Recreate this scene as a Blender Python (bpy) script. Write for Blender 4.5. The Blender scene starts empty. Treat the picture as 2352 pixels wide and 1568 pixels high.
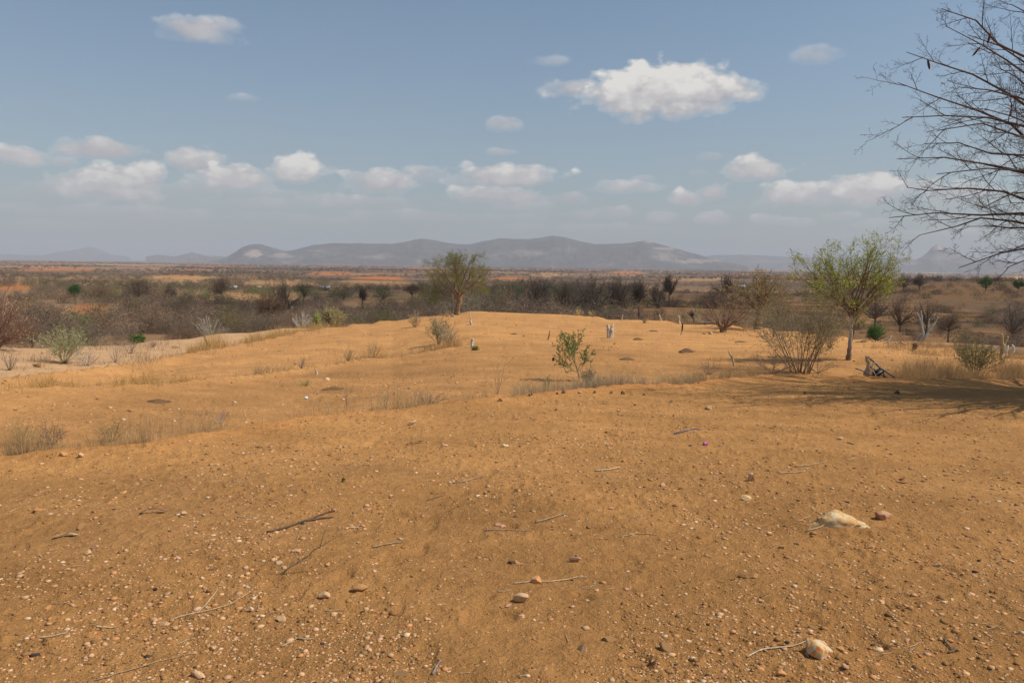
import bpy, math, random
import numpy as np
from mathutils import Vector, Matrix

random.seed(7)
RG = np.random.default_rng(11)
scene = bpy.context.scene
COL = scene.collection
rad = math.radians

# ------------------------------------------------------------------ noise
def _h(ix, iy, iz, seed):
    n = (ix.astype(np.int64) * 374761393 + iy.astype(np.int64) * 668265263 + iz.astype(np.int64) * 2147483647 + seed * 1274126177) & 0xFFFFFFFF
    n = ((n ^ (n >> 13)) * 1274126177) & 0xFFFFFFFF
    n = (n ^ (n >> 16)) & 0xFFFFFFFF
    return n.astype(np.float64) / 4294967295.0

def vn(x, y, z=None, seed=0):
    x = np.asarray(x, float); y = np.asarray(y, float)
    z = np.zeros_like(x) if z is None else np.asarray(z, float)
    x0 = np.floor(x); y0 = np.floor(y); z0 = np.floor(z)
    fx = x - x0; fy = y - y0; fz = z - z0
    fx = fx * fx * (3 - 2 * fx); fy = fy * fy * (3 - 2 * fy); fz = fz * fz * (3 - 2 * fz)
    r = 0
    for a in (0, 1):
        for b in (0, 1):
            for c in (0, 1):
                w = (fx if a else 1 - fx) * (fy if b else 1 - fy) * (fz if c else 1 - fz)
                r = r + w * _h(x0 + a, y0 + b, z0 + c, seed)
    return r * 2 - 1

def fbm(x, y, z=None, seed=0, octv=4, gain=0.5):
    r = 0; amp = 1; s = 0
    for i in range(octv):
        r = r + amp * vn(x * 2 ** i + 17.3 * i, y * 2 ** i - 9.1 * i, None if z is None else z * 2 ** i, seed + i)
        s += amp; amp *= gain
    return r / s

def sstep(a, b, x):
    t = np.clip((x - a) / (b - a), 0, 1)
    return t * t * (3 - 2 * t)

# ------------------------------------------------------------------ camera
W, Hh = 2352.0, 1568.0          # working pixel frame
F = 1829.0
CAMZ = 1.6
PITCH = math.atan(177.0 / F); ROLL = rad(0.78)
fwd = np.array([0, math.cos(PITCH), -math.sin(PITCH)])
r0 = np.array([1.0, 0, 0]); u0 = np.array([0, math.sin(PITCH), math.cos(PITCH)])
RT = r0 * math.cos(ROLL) + u0 * math.sin(ROLL)
UP = u0 * math.cos(ROLL) - r0 * math.sin(ROLL)
cam_d = bpy.data.cameras.new('camera'); cam = bpy.data.objects.new('camera', cam_d); COL.objects.link(cam)
M = Matrix(((RT[0], UP[0], -fwd[0], 0), (RT[1], UP[1], -fwd[1], 0), (RT[2], UP[2], -fwd[2], CAMZ), (0, 0, 0, 1)))
cam.matrix_world = M
cam_d.sensor_width = 36; cam_d.lens = 36 * F / W
cam_d.clip_start = 0.05; cam_d.clip_end = 60000
scene.camera = cam

def ray(px, py):
    d = fwd * F + RT * (px - W / 2) + UP * (Hh / 2 - py)
    return d
def az_T(px, py):                 # azimuth (from +Y toward +X) and drop per metre of horizontal distance
    d = ray(px, py); hd = math.hypot(d[0], d[1])
    return math.atan2(d[0], d[1]), -d[2] / hd

# ------------------------------------------------------------------ terrain
SL = 0.035
def line(pts):                    # [(px,py,d)] -> az array, d array, z array
    a = []; dd = []; zz = []
    for p in pts:
        az, T = az_T(p[0], p[1])
        d = p[2] if p[2] else CAMZ / (T - SL)
        a.append(az); dd.append(d); zz.append(CAMZ - d * T)
    o = np.argsort(a)
    return np.array(a)[o], np.array(dd)[o], np.array(zz)[o]
B1 = line([(-300, 1060, 0), (0, 1040, 0), (180, 1024, 0), (330, 1014, 0), (400, 1003, 0), (480, 990, 0), (640, 967, 0), (800, 944, 0), (930, 935, 0), (1060, 917, 0), (1180, 906, 0), (1300, 893, 0), (1420, 884, 0), (1520, 877, 0), (1570, 880, 0), (1610, 872, 0), (1680, 864, 0), (1800, 860, 0), (2000, 862, 0), (2120, 868, 0), (2200, 866, 0), (2352, 868, 0), (2700, 868, 0)])
B2 = line([(-300, 915, 13), (0, 890, 15.5), (130, 884, 16), (260, 882, 16.5), (400, 876, 17.5), (560, 862, 19), (700, 845, 22), (770, 834, 23.5), (830, 821, 25.5), (900, 822, 25.5), (960, 810, 26.5), (1050, 795, 28), (1130, 792, 28.5), (1300, 800, 28), (1600, 810, 27), (2000, 825, 26), (2352, 838, 25), (2700, 850, 23)])
C3 = line([(-300, 892, 19), (0, 866, 22), (160, 847, 25), (300, 833, 28), (400, 813, 32), (480, 799, 35), (560, 787, 38), (632, 772, 42), (700, 758, 45), (780, 748, 47), (860, 738, 50), (950, 727, 53), (1030, 718, 55), (1100, 714, 56), (1200, 716, 57), (1300, 720, 57), (1360, 726, 56), (1450, 732, 54), (1600, 741, 52), (1700, 747, 50), (1800, 757, 47), (1950, 774, 42), (2050, 784, 39), (2150, 795, 37), (2352, 815, 33), (2700, 850, 28)])
PK = line([(-300, 805, 45), (0, 797, 48), (150, 796, 50), (300, 788, 52), (420, 775, 54), (564, 760, 57), (700, 750, 60), (800, 752, 61), (1100, 745, 72), (1450, 760, 68), (1700, 775, 64), (1950, 805, 56), (2352, 845, 48), (2700, 850, 44)])
B2F = (np.array([-1.0, az_T(900, 822)[0], az_T(1080, 795)[0], 1.5]), np.array([1.0, 1.0, 0.0, 0.0]))
FR = [(82, -5.6), (100, -6.4), (130, -7.6), (200, -8.9), (300, -9.9), (500, -11.5), (800, -14), (1200, -16.5), (2000, -19), (5000, -23), (22000, -30)]

def knots(az):
    g = lambda L, j: np.interp(az, L[0], L[j])
    d1, z1 = g(B1, 1), g(B1, 2)
    d2, z2 = g(B2, 1), g(B2, 2)
    f2 = np.interp(az, B2F[0], B2F[1])
    d3, z3 = g(C3, 1), g(C3, 2)
    dp, zp = g(PK, 1), g(PK, 2)
    d2 = np.maximum(d2, d1 + 3)
    D = [0 * az, d1 - .9, d1 - .25, d1, d1 + .35, d1 + .9, d1 + 1.9, d2 - 1.0, d2, d2 + .8, d2 + 1.8, d3 - 3.5, d3, d3 + 1.3, d3 + 4, dp, dp + 5, dp + 12]
    Z = [0 * az, z1 - .055, z1 - .01, z1, z1 - .13, z1 - .30, z1 - .40, z2 - .03, z2, z2 - .30 * f2, z2 - .36 * f2 - .03, z3 - .03, z3, z3 - .45, z3 - 1.0 - .3 * (dp - d3) / 20, zp, zp - .9, None]
    for r, z in FR:
        D.append(np.full_like(az, r)); Z.append(np.full_like(az, z))
    i = 17
    Z[i] = Z[16] + (Z[18] - Z[16]) * 0.45
    return D, Z

def Hbase(x, y):
    x = np.atleast_1d(np.asarray(x, float)); y = np.atleast_1d(np.asarray(y, float))
    az = np.arctan2(x, y); r = np.hypot(x, y)
    front = az.copy()
    front = np.clip(front, -0.75, 0.75)
    D, Z = knots(front)
    z = np.array(Z[0], float)
    for k in range(len(D) - 1):
        w = (r - D[k]) / np.maximum(D[k + 1] - D[k], 1e-3)
        m = w >= 0
        z = np.where(m, Z[k] + (Z[k + 1] - Z[k]) * np.clip(w, 0, 1), z)
    # behind the camera: gentle plateau
    bk = sstep(0.8, 1.6, np.abs(az))
    zb = -0.01 * r * np.exp(-r / 300) - 0.004 * np.minimum(r, 1500)
    z = z * (1 - bk) + zb * bk
    # far undulation
    z = z + fbm(x / 420, y / 420, seed=3, octv=3) * 3.2 * sstep(350, 1100, r)
    z = z + fbm(x / 60, y / 60, seed=5, octv=3) * 1.0 * sstep(75, 160, r)
    hp = vn(x / .19 + 40, y / .26, seed=53)
    z = z - sstep(.45, .8, hp) * .020 * (1 - sstep(13, 18, r)) * sstep(-.25, .25, fbm(x / 1.7, y / 1.7, seed=54, octv=2))
    # terraced field steps on the right
    tw = sstep(.10, .18, az) * (1 - bk) * sstep(72, 84, r) * (1 - sstep(320, 380, r))
    ph = (r + fbm(x / 30, y / 30, seed=6, octv=2) * 9 + 8 * np.sin(az * 9)) / 15
    fr = ph - np.floor(ph)
    z = z + tw * .9 * (sstep(0, .12, fr) - fr)
    # rise on the right
    z = z + 8.2 * np.exp(-((r - 430) / 120) ** 2) * sstep(0.36, 0.50, az) * (1 - bk)
    return z

def Hn(x, y):
    x = np.atleast_1d(np.asarray(x, float)); y = np.atleast_1d(np.asarray(y, float))
    r = np.hypot(x, y)
    z = Hbase(x, y)
    z = z + fbm(x / 1.9, y / 1.9, seed=21, octv=3) * 0.030 * (1 - sstep(60, 120, r) * .5) * sstep(0, 2, r)
    z = z + fbm(x / .35, y / .35, seed=31, octv=3) * 0.013 * (1 - sstep(30, 70, r))
    near = 1 - sstep(9, 16, r)
    if near.max() > 0:
        c = fbm(x / .06, y / .06, seed=41, octv=3)
        z = z + np.maximum(c - .05, 0) * 0.021 * near * (0.4 + 0.9 * sstep(-.2, .4, fbm(x / .8, y / .8, seed=43, octv=2)))
    rx = x * .94 - y * .34; ry = x * .34 + y * .94
    z = z + fbm(rx / 1.6, ry / .33, seed=45, octv=3) * .022 * (1 - sstep(14, 24, r)) * sstep(.5, 2, r)
    # hoof prints on the mound and terraces
    h = vn(x / .33, y / .33, seed=51)
    z = z - sstep(.55, .85, h) * 0.035 * sstep(9, 14, r) * (1 - sstep(50, 70, r))
    return z

def hz(x, y):
    return float(Hn(np.array([x]), np.array([y]))[0])

TS = np.exp(np.linspace(math.log(1.2), math.log(20000), 2600))
def at(px, py):                    # the ground point seen through a pixel
    d = ray(px, py); hd = math.hypot(d[0], d[1])
    ux, uy, uz = d[0] / hd, d[1] / hd, d[2] / hd
    zr = CAMZ + TS * uz
    zt = Hn(TS * ux, TS * uy)
    hit = np.where(zr <= zt)[0]
    if len(hit) == 0:
        t = 3000.0
    else:
        i = hit[0]
        if i > 0:
            a = zr[i - 1] - zt[i - 1]; b = zr[i] - zt[i]
            t = TS[i - 1] + (TS[i] - TS[i - 1]) * a / (a - b)
        else:
            t = TS[0]
    x, y = t * ux, t * uy
    return Vector((x, y, hz(x, y))), t
def s_at(t, px):                  # metres for a span of px pixels at distance t
    return px * t / F
def on(px, t):                    # ground point in column px at horizontal distance t
    az, _ = az_T(px, 700)
    x, y = t * math.sin(az), t * math.cos(az)
    return Vector((x, y, hz(x, y)))

# ------------------------------------------------------------------ mesh helpers
class MB:
    def __init__(s):
        s.v = []; s.f = []; s.c = []; s.m = []; s.n = 0
    def add(s, V, Fc, col=(1, 1, 1), mi=0):
        V = np.asarray(V, float).reshape(-1, 3); Fc = np.asarray(Fc, int)
        s.v.append(V); s.f.append(Fc + s.n); s.n += len(V)
        c = np.asarray(col, float)
        if c.ndim == 1: c = np.tile(c[:3], (len(V), 1))
        s.c.append(c); s.m.append(np.full(len(Fc), mi, int))
    def build(s, name, mats, parent=None, smooth=False):
        me = bpy.data.meshes.new(name)
        if not s.v:
            s.add([(0, 0, 0), (0, 0, .001), (.001, 0, 0)], [(0, 1, 2)])
        V = np.concatenate(s.v); C = np.concatenate(s.c)
        loops = np.concatenate([f.ravel() for f in s.f])
        sizes = np.concatenate([np.full(len(f), f.shape[1], int) for f in s.f])
        st = np.concatenate([[0], np.cumsum(sizes)[:-1]])
        me.vertices.add(len(V)); me.vertices.foreach_set('co', V.ravel())
        me.loops.add(len(loops)); me.loops.foreach_set('vertex_index', loops)
        me.polygons.add(len(sizes)); me.polygons.foreach_set('loop_start', st); 
        me.polygons.foreach_set('material_index', np.concatenate(s.m))
        if smooth: me.polygons.foreach_set('use_smooth', np.ones(len(sizes), bool))
        at_ = me.color_attributes.new('Col', 'FLOAT_COLOR', 'POINT')
        at_.data.foreach_set('color', np.concatenate([C, np.ones((len(C), 1))], 1).ravel())
        me.update(calc_edges=True); me.validate()
        for m in (mats if isinstance(mats, (list, tuple)) else [mats]): me.materials.append(m)
        o = bpy.data.objects.new(name, me); COL.objects.link(o)
        if parent is not None: o.parent = parent
        return o

def tag(o, label=None, cat=None, group=None, kind=None):
    if label: o['label'] = label
    if cat: o['category'] = cat
    if group: o['group'] = group
    if kind: o['kind'] = kind
    return o
def empty(name, loc, label, cat, group=None, rz=0):
    o = bpy.data.objects.new(name, None); COL.objects.link(o)
    o.empty_display_size = .1
    o.location = loc; o.rotation_euler = (0, 0, rz)
    return tag(o, label, cat, group)
def dup(root, loc, rz, s=1.0, label=None, group=None, rot=None):
    r = root.copy(); COL.objects.link(r); r.location = loc
    r.rotation_euler = rot if rot else (0, 0, rz)
    r.scale = (s, s, s) if not isinstance(s, (tuple, list)) else s
    if label: r['label'] = label
    if group: r['group'] = group
    for ch in list(root.children):
        c = ch.copy(); COL.objects.link(c); c.parent = r
    return r

def tube(mb, P, R, sides=4, col=(1, 1, 1), cap=True, mi=0):
    P = np.asarray(P, float); n = len(P); R = np.broadcast_to(np.asarray(R, float), (n,))
    T = np.gradient(P, axis=0); T /= np.maximum(np.linalg.norm(T, axis=1, keepdims=True), 1e-9)
    ref = np.array([0.31, 0.77, 0.55])
    if abs(T[0] @ ref) > .9: ref = np.array([.9, -.3, .1])
    U = np.cross(T, ref); U /= np.maximum(np.linalg.norm(U, axis=1, keepdims=True), 1e-9)
    Vv = np.cross(T, U)
    a = np.arange(sides) * 2 * math.pi / sides
    ring = P[:, None, :] + R[:, None, None] * (np.cos(a)[None, :, None] * U[:, None, :] + np.sin(a)[None, :, None] * Vv[:, None, :])
    V = ring.reshape(-1, 3)
    i = np.arange(n - 1)[:, None] * sides; j = np.arange(sides)[None, :]; k = (j + 1) % sides
    Fc = np.stack([i + j, i + k, i + sides + k, i + sides + j], -1).reshape(-1, 4)
    if np.asarray(col).ndim == 2:
        c = np.repeat(np.asarray(col, float), sides, axis=0)
    else:
        c = col
    mb.add(V, Fc, c, mi)
    if cap and sides == 4:
        base = mb.n - len(V)
        mb.f.append(np.array([[base + (n - 1) * 4 + q for q in range(4)], [base + 3, base + 2, base + 1, base]])); mb.m.append(np.full(2, mi, int))
        mb.v.append(np.zeros((0, 3))); mb.c.append(np.zeros((0, 3)))
    elif cap:
        mb.add(np.vstack([P[-1] + T[-1] * R[-1] * .3, P[0]]), np.zeros((0, 3), int), c[-1] if np.asarray(c).ndim == 2 else c, mi)
        b = mb.n - 2 - len(V); tip = mb.n - 2; bot = mb.n - 1
        jj = np.arange(sides); kk = (jj + 1) % sides
        e = b + (n - 1) * sides
        mb.f.append(np.stack([e + jj, e + kk, np.full(sides, tip)], 1)); mb.f.append(np.stack([b + kk, b + jj, np.full(sides, bot)], 1))
        mb.m.append(np.full(2 * sides, mi, int))
        mb.v.append(np.zeros((0, 3))); mb.c.append(np.zeros((0, 3)))

def vary(c, a, rng=random):
    k = 1 + rng.uniform(-a, a)
    return np.clip(np.array(c) * k * (1 + np.array([rng.uniform(-a, a) * .3 for _ in range(3)])), 0, 1)

def rdir():
    v = np.array([random.gauss(0, 1) for _ in range(3)]); return v / np.linalg.norm(v)
def unit(v):
    return v / max(np.linalg.norm(v), 1e-9)

def cards(mb, P, Dr, L, Wd, col, mi=0, kite=True):
    """leaf-like kites (or thin twig triangles): P (n,3), Dr (n,3)"""
    n = len(P)
    if n == 0: return
    rnd = RG.normal(size=(n, 3)); S = np.cross(Dr, rnd); S /= np.maximum(np.linalg.norm(S, axis=1, keepdims=True), 1e-9)
    L = np.broadcast_to(L, (n,))[:, None]; Wd = np.broadcast_to(Wd, (n,))[:, None]
    if kite:
        V = np.stack([P, P + Dr * L * .5 + S * Wd * .5, P + Dr * L, P + Dr * L * .5 - S * Wd * .5], 1).reshape(-1, 3)
        Fc = np.arange(n * 4).reshape(n, 4); rep = 4
    else:
        V = np.stack([P - S * Wd * .5, P + S * Wd * .5, P + Dr * L], 1).reshape(-1, 3)
        Fc = np.arange(n * 3).reshape(n, 3); rep = 3
    c = np.asarray(col, float)
    if c.ndim == 1:
        k = RG.uniform(.7, 1.3, (n, 1)); c = np.clip(c[None, :] * k, 0, 1)
    mb.add(V, Fc, np.repeat(c, rep, axis=0), mi)

def grow(mbs, start, d, L, R, lvl, prm, out, bark):
    """recursive branch; prm per level: dict(n kids, ang, len, wig, up, seg)"""
    p = prm[lvl]
    nseg = p.get('seg', 5)
    pts = [np.array(start, float)]; d = unit(np.array(d, float)); dirs = [d]
    for i in range(nseg):
        d = unit(d + rdir() * p.get('wig', .15) + np.array([0, 0, p.get('up', 0)]))
        pts.append(pts[-1] + d * L / nseg); dirs.append(d)
    pts = np.array(pts)
    taper = p.get('taper', .35)
    rr = np.linspace(R, max(R * taper, .0015), nseg + 1)
    mb = mbs[min(lvl, len(mbs) - 1)]
    tube(mb, pts, rr, 7 if R > .06 else (5 if R > .02 else 3), vary(bark, .18), cap=R > .01)
    if lvl + 1 < len(prm):
        q = prm[lvl + 1]
        n = p['n']; t0 = p.get('t0', .3)
        ph = random.uniform(0, 6.28)
        for k in range(n):
            t = t0 + (1 - t0) * (k + random.uniform(.2, .9)) / n
            t = min(t, .999); f = t * nseg; i = int(f); w = f - i
            pos = pts[i] * (1 - w) + pts[i + 1] * w
            dd = dirs[min(i + 1, nseg)]
            ang = rad(p['ang']) * random.uniform(.7, 1.25)
            ph += 2.4
            a = unit(np.cross(dd, [.2, .1, 1.0] if abs(dd[2]) < .95 else [1, 0, 0])); b = np.cross(dd, a)
            nd = dd * math.cos(ang) + (a * math.cos(ph) + b * math.sin(ph)) * math.sin(ang)
            if p.get('flat'): nd[2] *= (1 - p['flat'])
            Lk = L * q['len'] * random.uniform(.7, 1.2) * (1 - .45 * (t - t0))
            grow(mbs, pos, nd, Lk, max(R * (1 - (1 - taper) * t) * q.get('rr', .6), .002), lvl + 1, prm, out, bark)
    if lvl >= len(prm) - 1 or p.get('leafy'):
        out.append((pts, dirs))

def leaf_pts(out, per, spread=.03, rng=None):
    P = []; Dd = []
    for pts, dirs in out:
        for _ in range(per if isinstance(per, int) else (1 if random.random() < per else 0)):
            t = random.random() * (len(pts) - 1); i = int(t); w = t - i
            P.append(pts[i] * (1 - w) + pts[min(i + 1, len(pts) - 1)] * w + rdir() * spread * random.random())
            Dd.append(unit(dirs[min(i + 1, len(dirs) - 1)] * .5 + rdir() + np.array([0, 0, .2])))
    return (np.array(P), np.array(Dd)) if P else (np.zeros((0, 3)), np.zeros((0, 3)))

# ------------------------------------------------------------------ materials
def newmat(name, rough=.95, spec=.15):
    m = bpy.data.materials.new(name); m.use_nodes = True
    nt = m.node_tree; b = nt.nodes['Principled BSDF']
    b.inputs['Roughness'].default_value = rough
    b.inputs['Specular IOR Level'].default_value = spec
    return m, nt, b
def mixc(nt, kind, f, a, b):
    n = nt.nodes.new('ShaderNodeMix'); n.data_type = 'RGBA'; n.blend_type = kind
    for s, v in ((n.inputs[0], f), (n.inputs[6], a), (n.inputs[7], b)):
        if hasattr(v, 'is_linked') or isinstance(v, bpy.types.NodeSocket): nt.links.new(v, s)
        elif isinstance(v, (int, float)): s.default_value = v
        else: s.default_value = (*v, 1)
    return n.outputs[2]
def noise(nt, vec, scale, detail=4, rough=.6, dist=0):
    n = nt.nodes.new('ShaderNodeTexNoise'); n.inputs['Scale'].default_value = scale
    n.inputs['Detail'].default_value = detail; n.inputs['Roughness'].default_value = rough
    n.inputs['Distortion'].default_value = dist
    nt.links.new(vec, n.inputs['Vector']); return n.outputs['Fac']
def ramp(nt, fac, stops, const=False):
    n = nt.nodes.new('ShaderNodeValToRGB'); e = n.color_ramp.elements
    if const: n.color_ramp.interpolation = 'CONSTANT'
    while len(e) < len(stops): e.new(.5)
    for i, (p, c) in enumerate(stops):
        e[i].position = p; e[i].color = (*c, 1) if not isinstance(c, (int, float)) else (c, c, c, 1)
    nt.links.new(fac, n.inputs[0]); return n.outputs[0]
def mth(nt, op, a, b=None, c=None, clamp=False):
    n = nt.nodes.new('ShaderNodeMath'); n.operation = op; n.use_clamp = clamp
    for s, v in zip(n.inputs, (a, b, c)):
        if v is None: continue
        if isinstance(v, (int, float)): s.default_value = v
        else: nt.links.new(v, s)
    return n.outputs[0]
def attr(nt, name='Col'):
    n = nt.nodes.new('ShaderNodeAttribute'); n.attribute_name = name; return n.outputs['Color']
def geo(nt):
    return nt.nodes.new('ShaderNodeNewGeometry').outputs['Position']
def objc(nt):
    return nt.nodes.new('ShaderNodeTexCoord').outputs['Object']

def mat_ground():
    m, nt, b = newmat('dry_soil', 1.0, .08)
    P = geo(nt); c = attr(nt)
    n1 = noise(nt, P, .9, 5, .62); n2 = noise(nt, P, 9, 5, .65); n3 = noise(nt, P, 70, 4, .7)
    c = mixc(nt, 'MULTIPLY', 1.0, c, ramp(nt, n1, [(.3, .84), (.7, 1.14)]))
    c = mixc(nt, 'MULTIPLY', 1.0, c, ramp(nt, n2, [(.3, .86), (.72, 1.12)]))
    c = mixc(nt, 'MULTIPLY', 1.0, c, ramp(nt, n3, [(.25, .78), (.5, 1.0), (.8, 1.18)]))
    # tiny stone speckles in the soil
    v = nt.nodes.new('ShaderNodeTexVoronoi'); v.inputs['Scale'].default_value = 60
    nt.links.new(P, v.inputs['Vector'])
    sp = nt.nodes.new('ShaderNodeSeparateColor'); nt.links.new(v.outputs['Color'], sp.inputs[0])
    rnd = mth(nt, 'GREATER_THAN', sp.outputs[0], .86)
    near = mth(nt, 'LESS_THAN', v.outputs['Distance'], .27)
    fac = mth(nt, 'MULTIPLY', mth(nt, 'MULTIPLY', rnd, near), .6)
    c = mixc(nt, 'MIX', fac, c, (.55, .30, .14))
    v2 = nt.nodes.new('ShaderNodeTexVoronoi'); v2.inputs['Scale'].default_value = 24
    nt.links.new(P, v2.inputs['Vector'])
    sp2 = nt.nodes.new('ShaderNodeSeparateColor'); nt.links.new(v2.outputs['Color'], sp2.inputs[0])
    f2 = mth(nt, 'MULTIPLY', mth(nt, 'GREATER_THAN', sp2.outputs[0], .80), mth(nt, 'LESS_THAN', v2.outputs['Distance'], mth(nt, 'MULTIPLY', sp2.outputs[1], .30)))
    c = mixc(nt, 'MIX', mth(nt, 'MULTIPLY', f2, .55), c, ramp(nt, sp2.outputs[2], [(.2, (.34, .16, .06)), (.5, (.62, .36, .17)), (.9, (.70, .48, .30))]))
    nt.links.new(c, b.inputs['Base Color'])
    h = mth(nt, 'ADD', mth(nt, 'MULTIPLY', n2, .06), mth(nt, 'MULTIPLY', n3, .013))
    bp = nt.nodes.new('ShaderNodeBump'); bp.inputs['Strength'].default_value = .9; bp.inputs['Distance'].default_value = 1.0
    nt.links.new(h, bp.inputs['Height']); nt.links.new(bp.outputs[0], b.inputs['Normal'])
    return m
def mat_plant(name, transl=0.0, rough=.85):
    m, nt, b = newmat(name, rough, .2)
    c = attr(nt)
    oi = nt.nodes.new('ShaderNodeObjectInfo')
    k = ramp(nt, oi.outputs['Random'], [(0, .8), (1, 1.2)])
    c = mixc(nt, 'MULTIPLY', 1.0, c, k)
    nt.links.new(c, b.inputs['Base Color'])
    if transl:
        t = nt.nodes.new('ShaderNodeBsdfTranslucent'); nt.links.new(c, t.inputs[0])
        mx = nt.nodes.new('ShaderNodeMixShader'); mx.inputs[0].default_value = transl
        nt.links.new(b.outputs[0], mx.inputs[1]); nt.links.new(t.outputs[0], mx.inputs[2])
        nt.links.new(mx.outputs[0], nt.nodes['Material Output'].inputs[0])
    return m
def mat_bark(name):
    m, nt, b = newmat(name, .9, .15)
    P = objc(nt); mp = nt.nodes.new('ShaderNodeMapping'); mp.inputs['Scale'].default_value = (1, 1, .25)
    nt.links.new(P, mp.inputs[0])
    n = noise(nt, mp.outputs[0], 22, 5, .7); n2 = noise(nt, P, 5, 3, .5)
    c = mixc(nt, 'MULTIPLY', 1, attr(nt), ramp(nt, n, [(.3, .7), (.7, 1.25)]))
    c = mixc(nt, 'MULTIPLY', 1, c, ramp(nt, n2, [(.3, .8), (.7, 1.15)]))
    nt.links.new(c, b.inputs['Base Color'])
    bp = nt.nodes.new('ShaderNodeBump'); bp.inputs['Strength'].default_value = .8; bp.inputs['Distance'].default_value = .03
    nt.links.new(n, bp.inputs['Height']); nt.links.new(bp.outputs[0], b.inputs['Normal'])
    return m
def mat_rock(name, stops, scale=14, fine=60):
    m, nt, b = newmat(name, .85, .3)
    P = objc(nt); oi = nt.nodes.new('ShaderNodeObjectInfo')
    vm = nt.nodes.new('ShaderNodeVectorMath'); vm.operation = 'MULTIPLY_ADD'
    nt.links.new(oi.outputs['Random'], vm.inputs[0]); vm.inputs[1].default_value = (31, 17, 23); nt.links.new(P, vm.inputs[2])
    n = noise(nt, vm.outputs[0], scale, 5, .65, .6); n2 = noise(nt, vm.outputs[0], fine, 4, .7)
    c = ramp(nt, n, stops)
    c = mixc(nt, 'MULTIPLY', 1, c, ramp(nt, n2, [(.3, .7), (.65, 1.15)]))
    c = mixc(nt, 'MULTIPLY', 1, c, ramp(nt, oi.outputs['Random'], [(0, .78), (1, 1.1)]))
    nt.links.new(c, b.inputs['Base Color'])
    bp = nt.nodes.new('ShaderNodeBump'); bp.inputs['Strength'].default_value = .5; bp.inputs['Distance'].default_value = .0012
    nt.links.new(n2, bp.inputs['Height']); nt.links.new(bp.outputs[0], b.inputs['Normal'])
    return m
def mat_plain(name, col, rough=.6, spec=.4, nscale=18, amt=.25, metal=0):
    m, nt, b = newmat(name, rough, spec)
    n = noise(nt, objc(nt), nscale, 5, .65)
    c = mixc(nt, 'MULTIPLY', 1, col, ramp(nt, n, [(.3, 1 - amt), (.7, 1 + amt * .6)]))
    nt.links.new(c, b.inputs['Base Color']); b.inputs['Metallic'].default_value = metal
    bp = nt.nodes.new('ShaderNodeBump'); bp.inputs['Strength'].default_value = .3; bp.inputs['Distance'].default_value = .004
    nt.links.new(n, bp.inputs['Height']); nt.links.new(bp.outputs[0], b.inputs['Normal'])
    return m

M_ground = mat_ground()
M_twig = mat_plant('dry_twig'); M_leaf = mat_plant('leaf', .45, .7); M_grass = mat_plant('straw', .25, .8)
M_bark = mat_bark('bark')
M_wood = mat_bark('weathered_wood')
M_scrub = mat_plant('scrub', .4, .95)
M_peb = mat_plant('pebble', 0, .85)
M_quartz = mat_rock('quartz', [(.38, (.50, .15, .03)), (.46, (.60, .33, .12)), (.52, (.60, .50, .32)), (.7, (.50, .44, .29))], 2.2, 30)
M_cream = mat_rock('cream_stone', [(.3, (.48, .26, .12)), (.5, (.60, .38, .20)), (.7, (.68, .48, .29))], 4)
M_orange = mat_rock('orange_stone', [(.3, (.40, .17, .06)), (.5, (.58, .29, .11)), (.75, (.60, .36, .16))], 6)
M_pink = mat_rock('pink_stone', [(.3, (.46, .22, .11)), (.55, (.58, .32, .18)), (.75, (.64, .42, .27))], 4)
M_brown = mat_rock('brown_clod', [(.3, (.24, .12, .045)), (.7, (.36, .2, .08))], 18)
M_granite = mat_rock('pale_granite', [(.34, (.52, .24, .08)), (.46, (.62, .38, .16)), (.58, (.66, .50, .28)), (.75, (.62, .50, .32))], 16, 90)
M_heap = mat_rock('dark_soil', [(.3, (.13, .065, .025)), (.7, (.22, .115, .045))], 12, 60)

# ------------------------------------------------------------------ ground sheet
def proj(x, y, z):
    dx = np.stack([x, y, z - CAMZ], -1)
    f = dx @ fwd; f = np.where(f > .1, f, np.nan)
    return W / 2 + F * (dx @ RT) / f, Hh / 2 - F * (dx @ UP) / f

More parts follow.
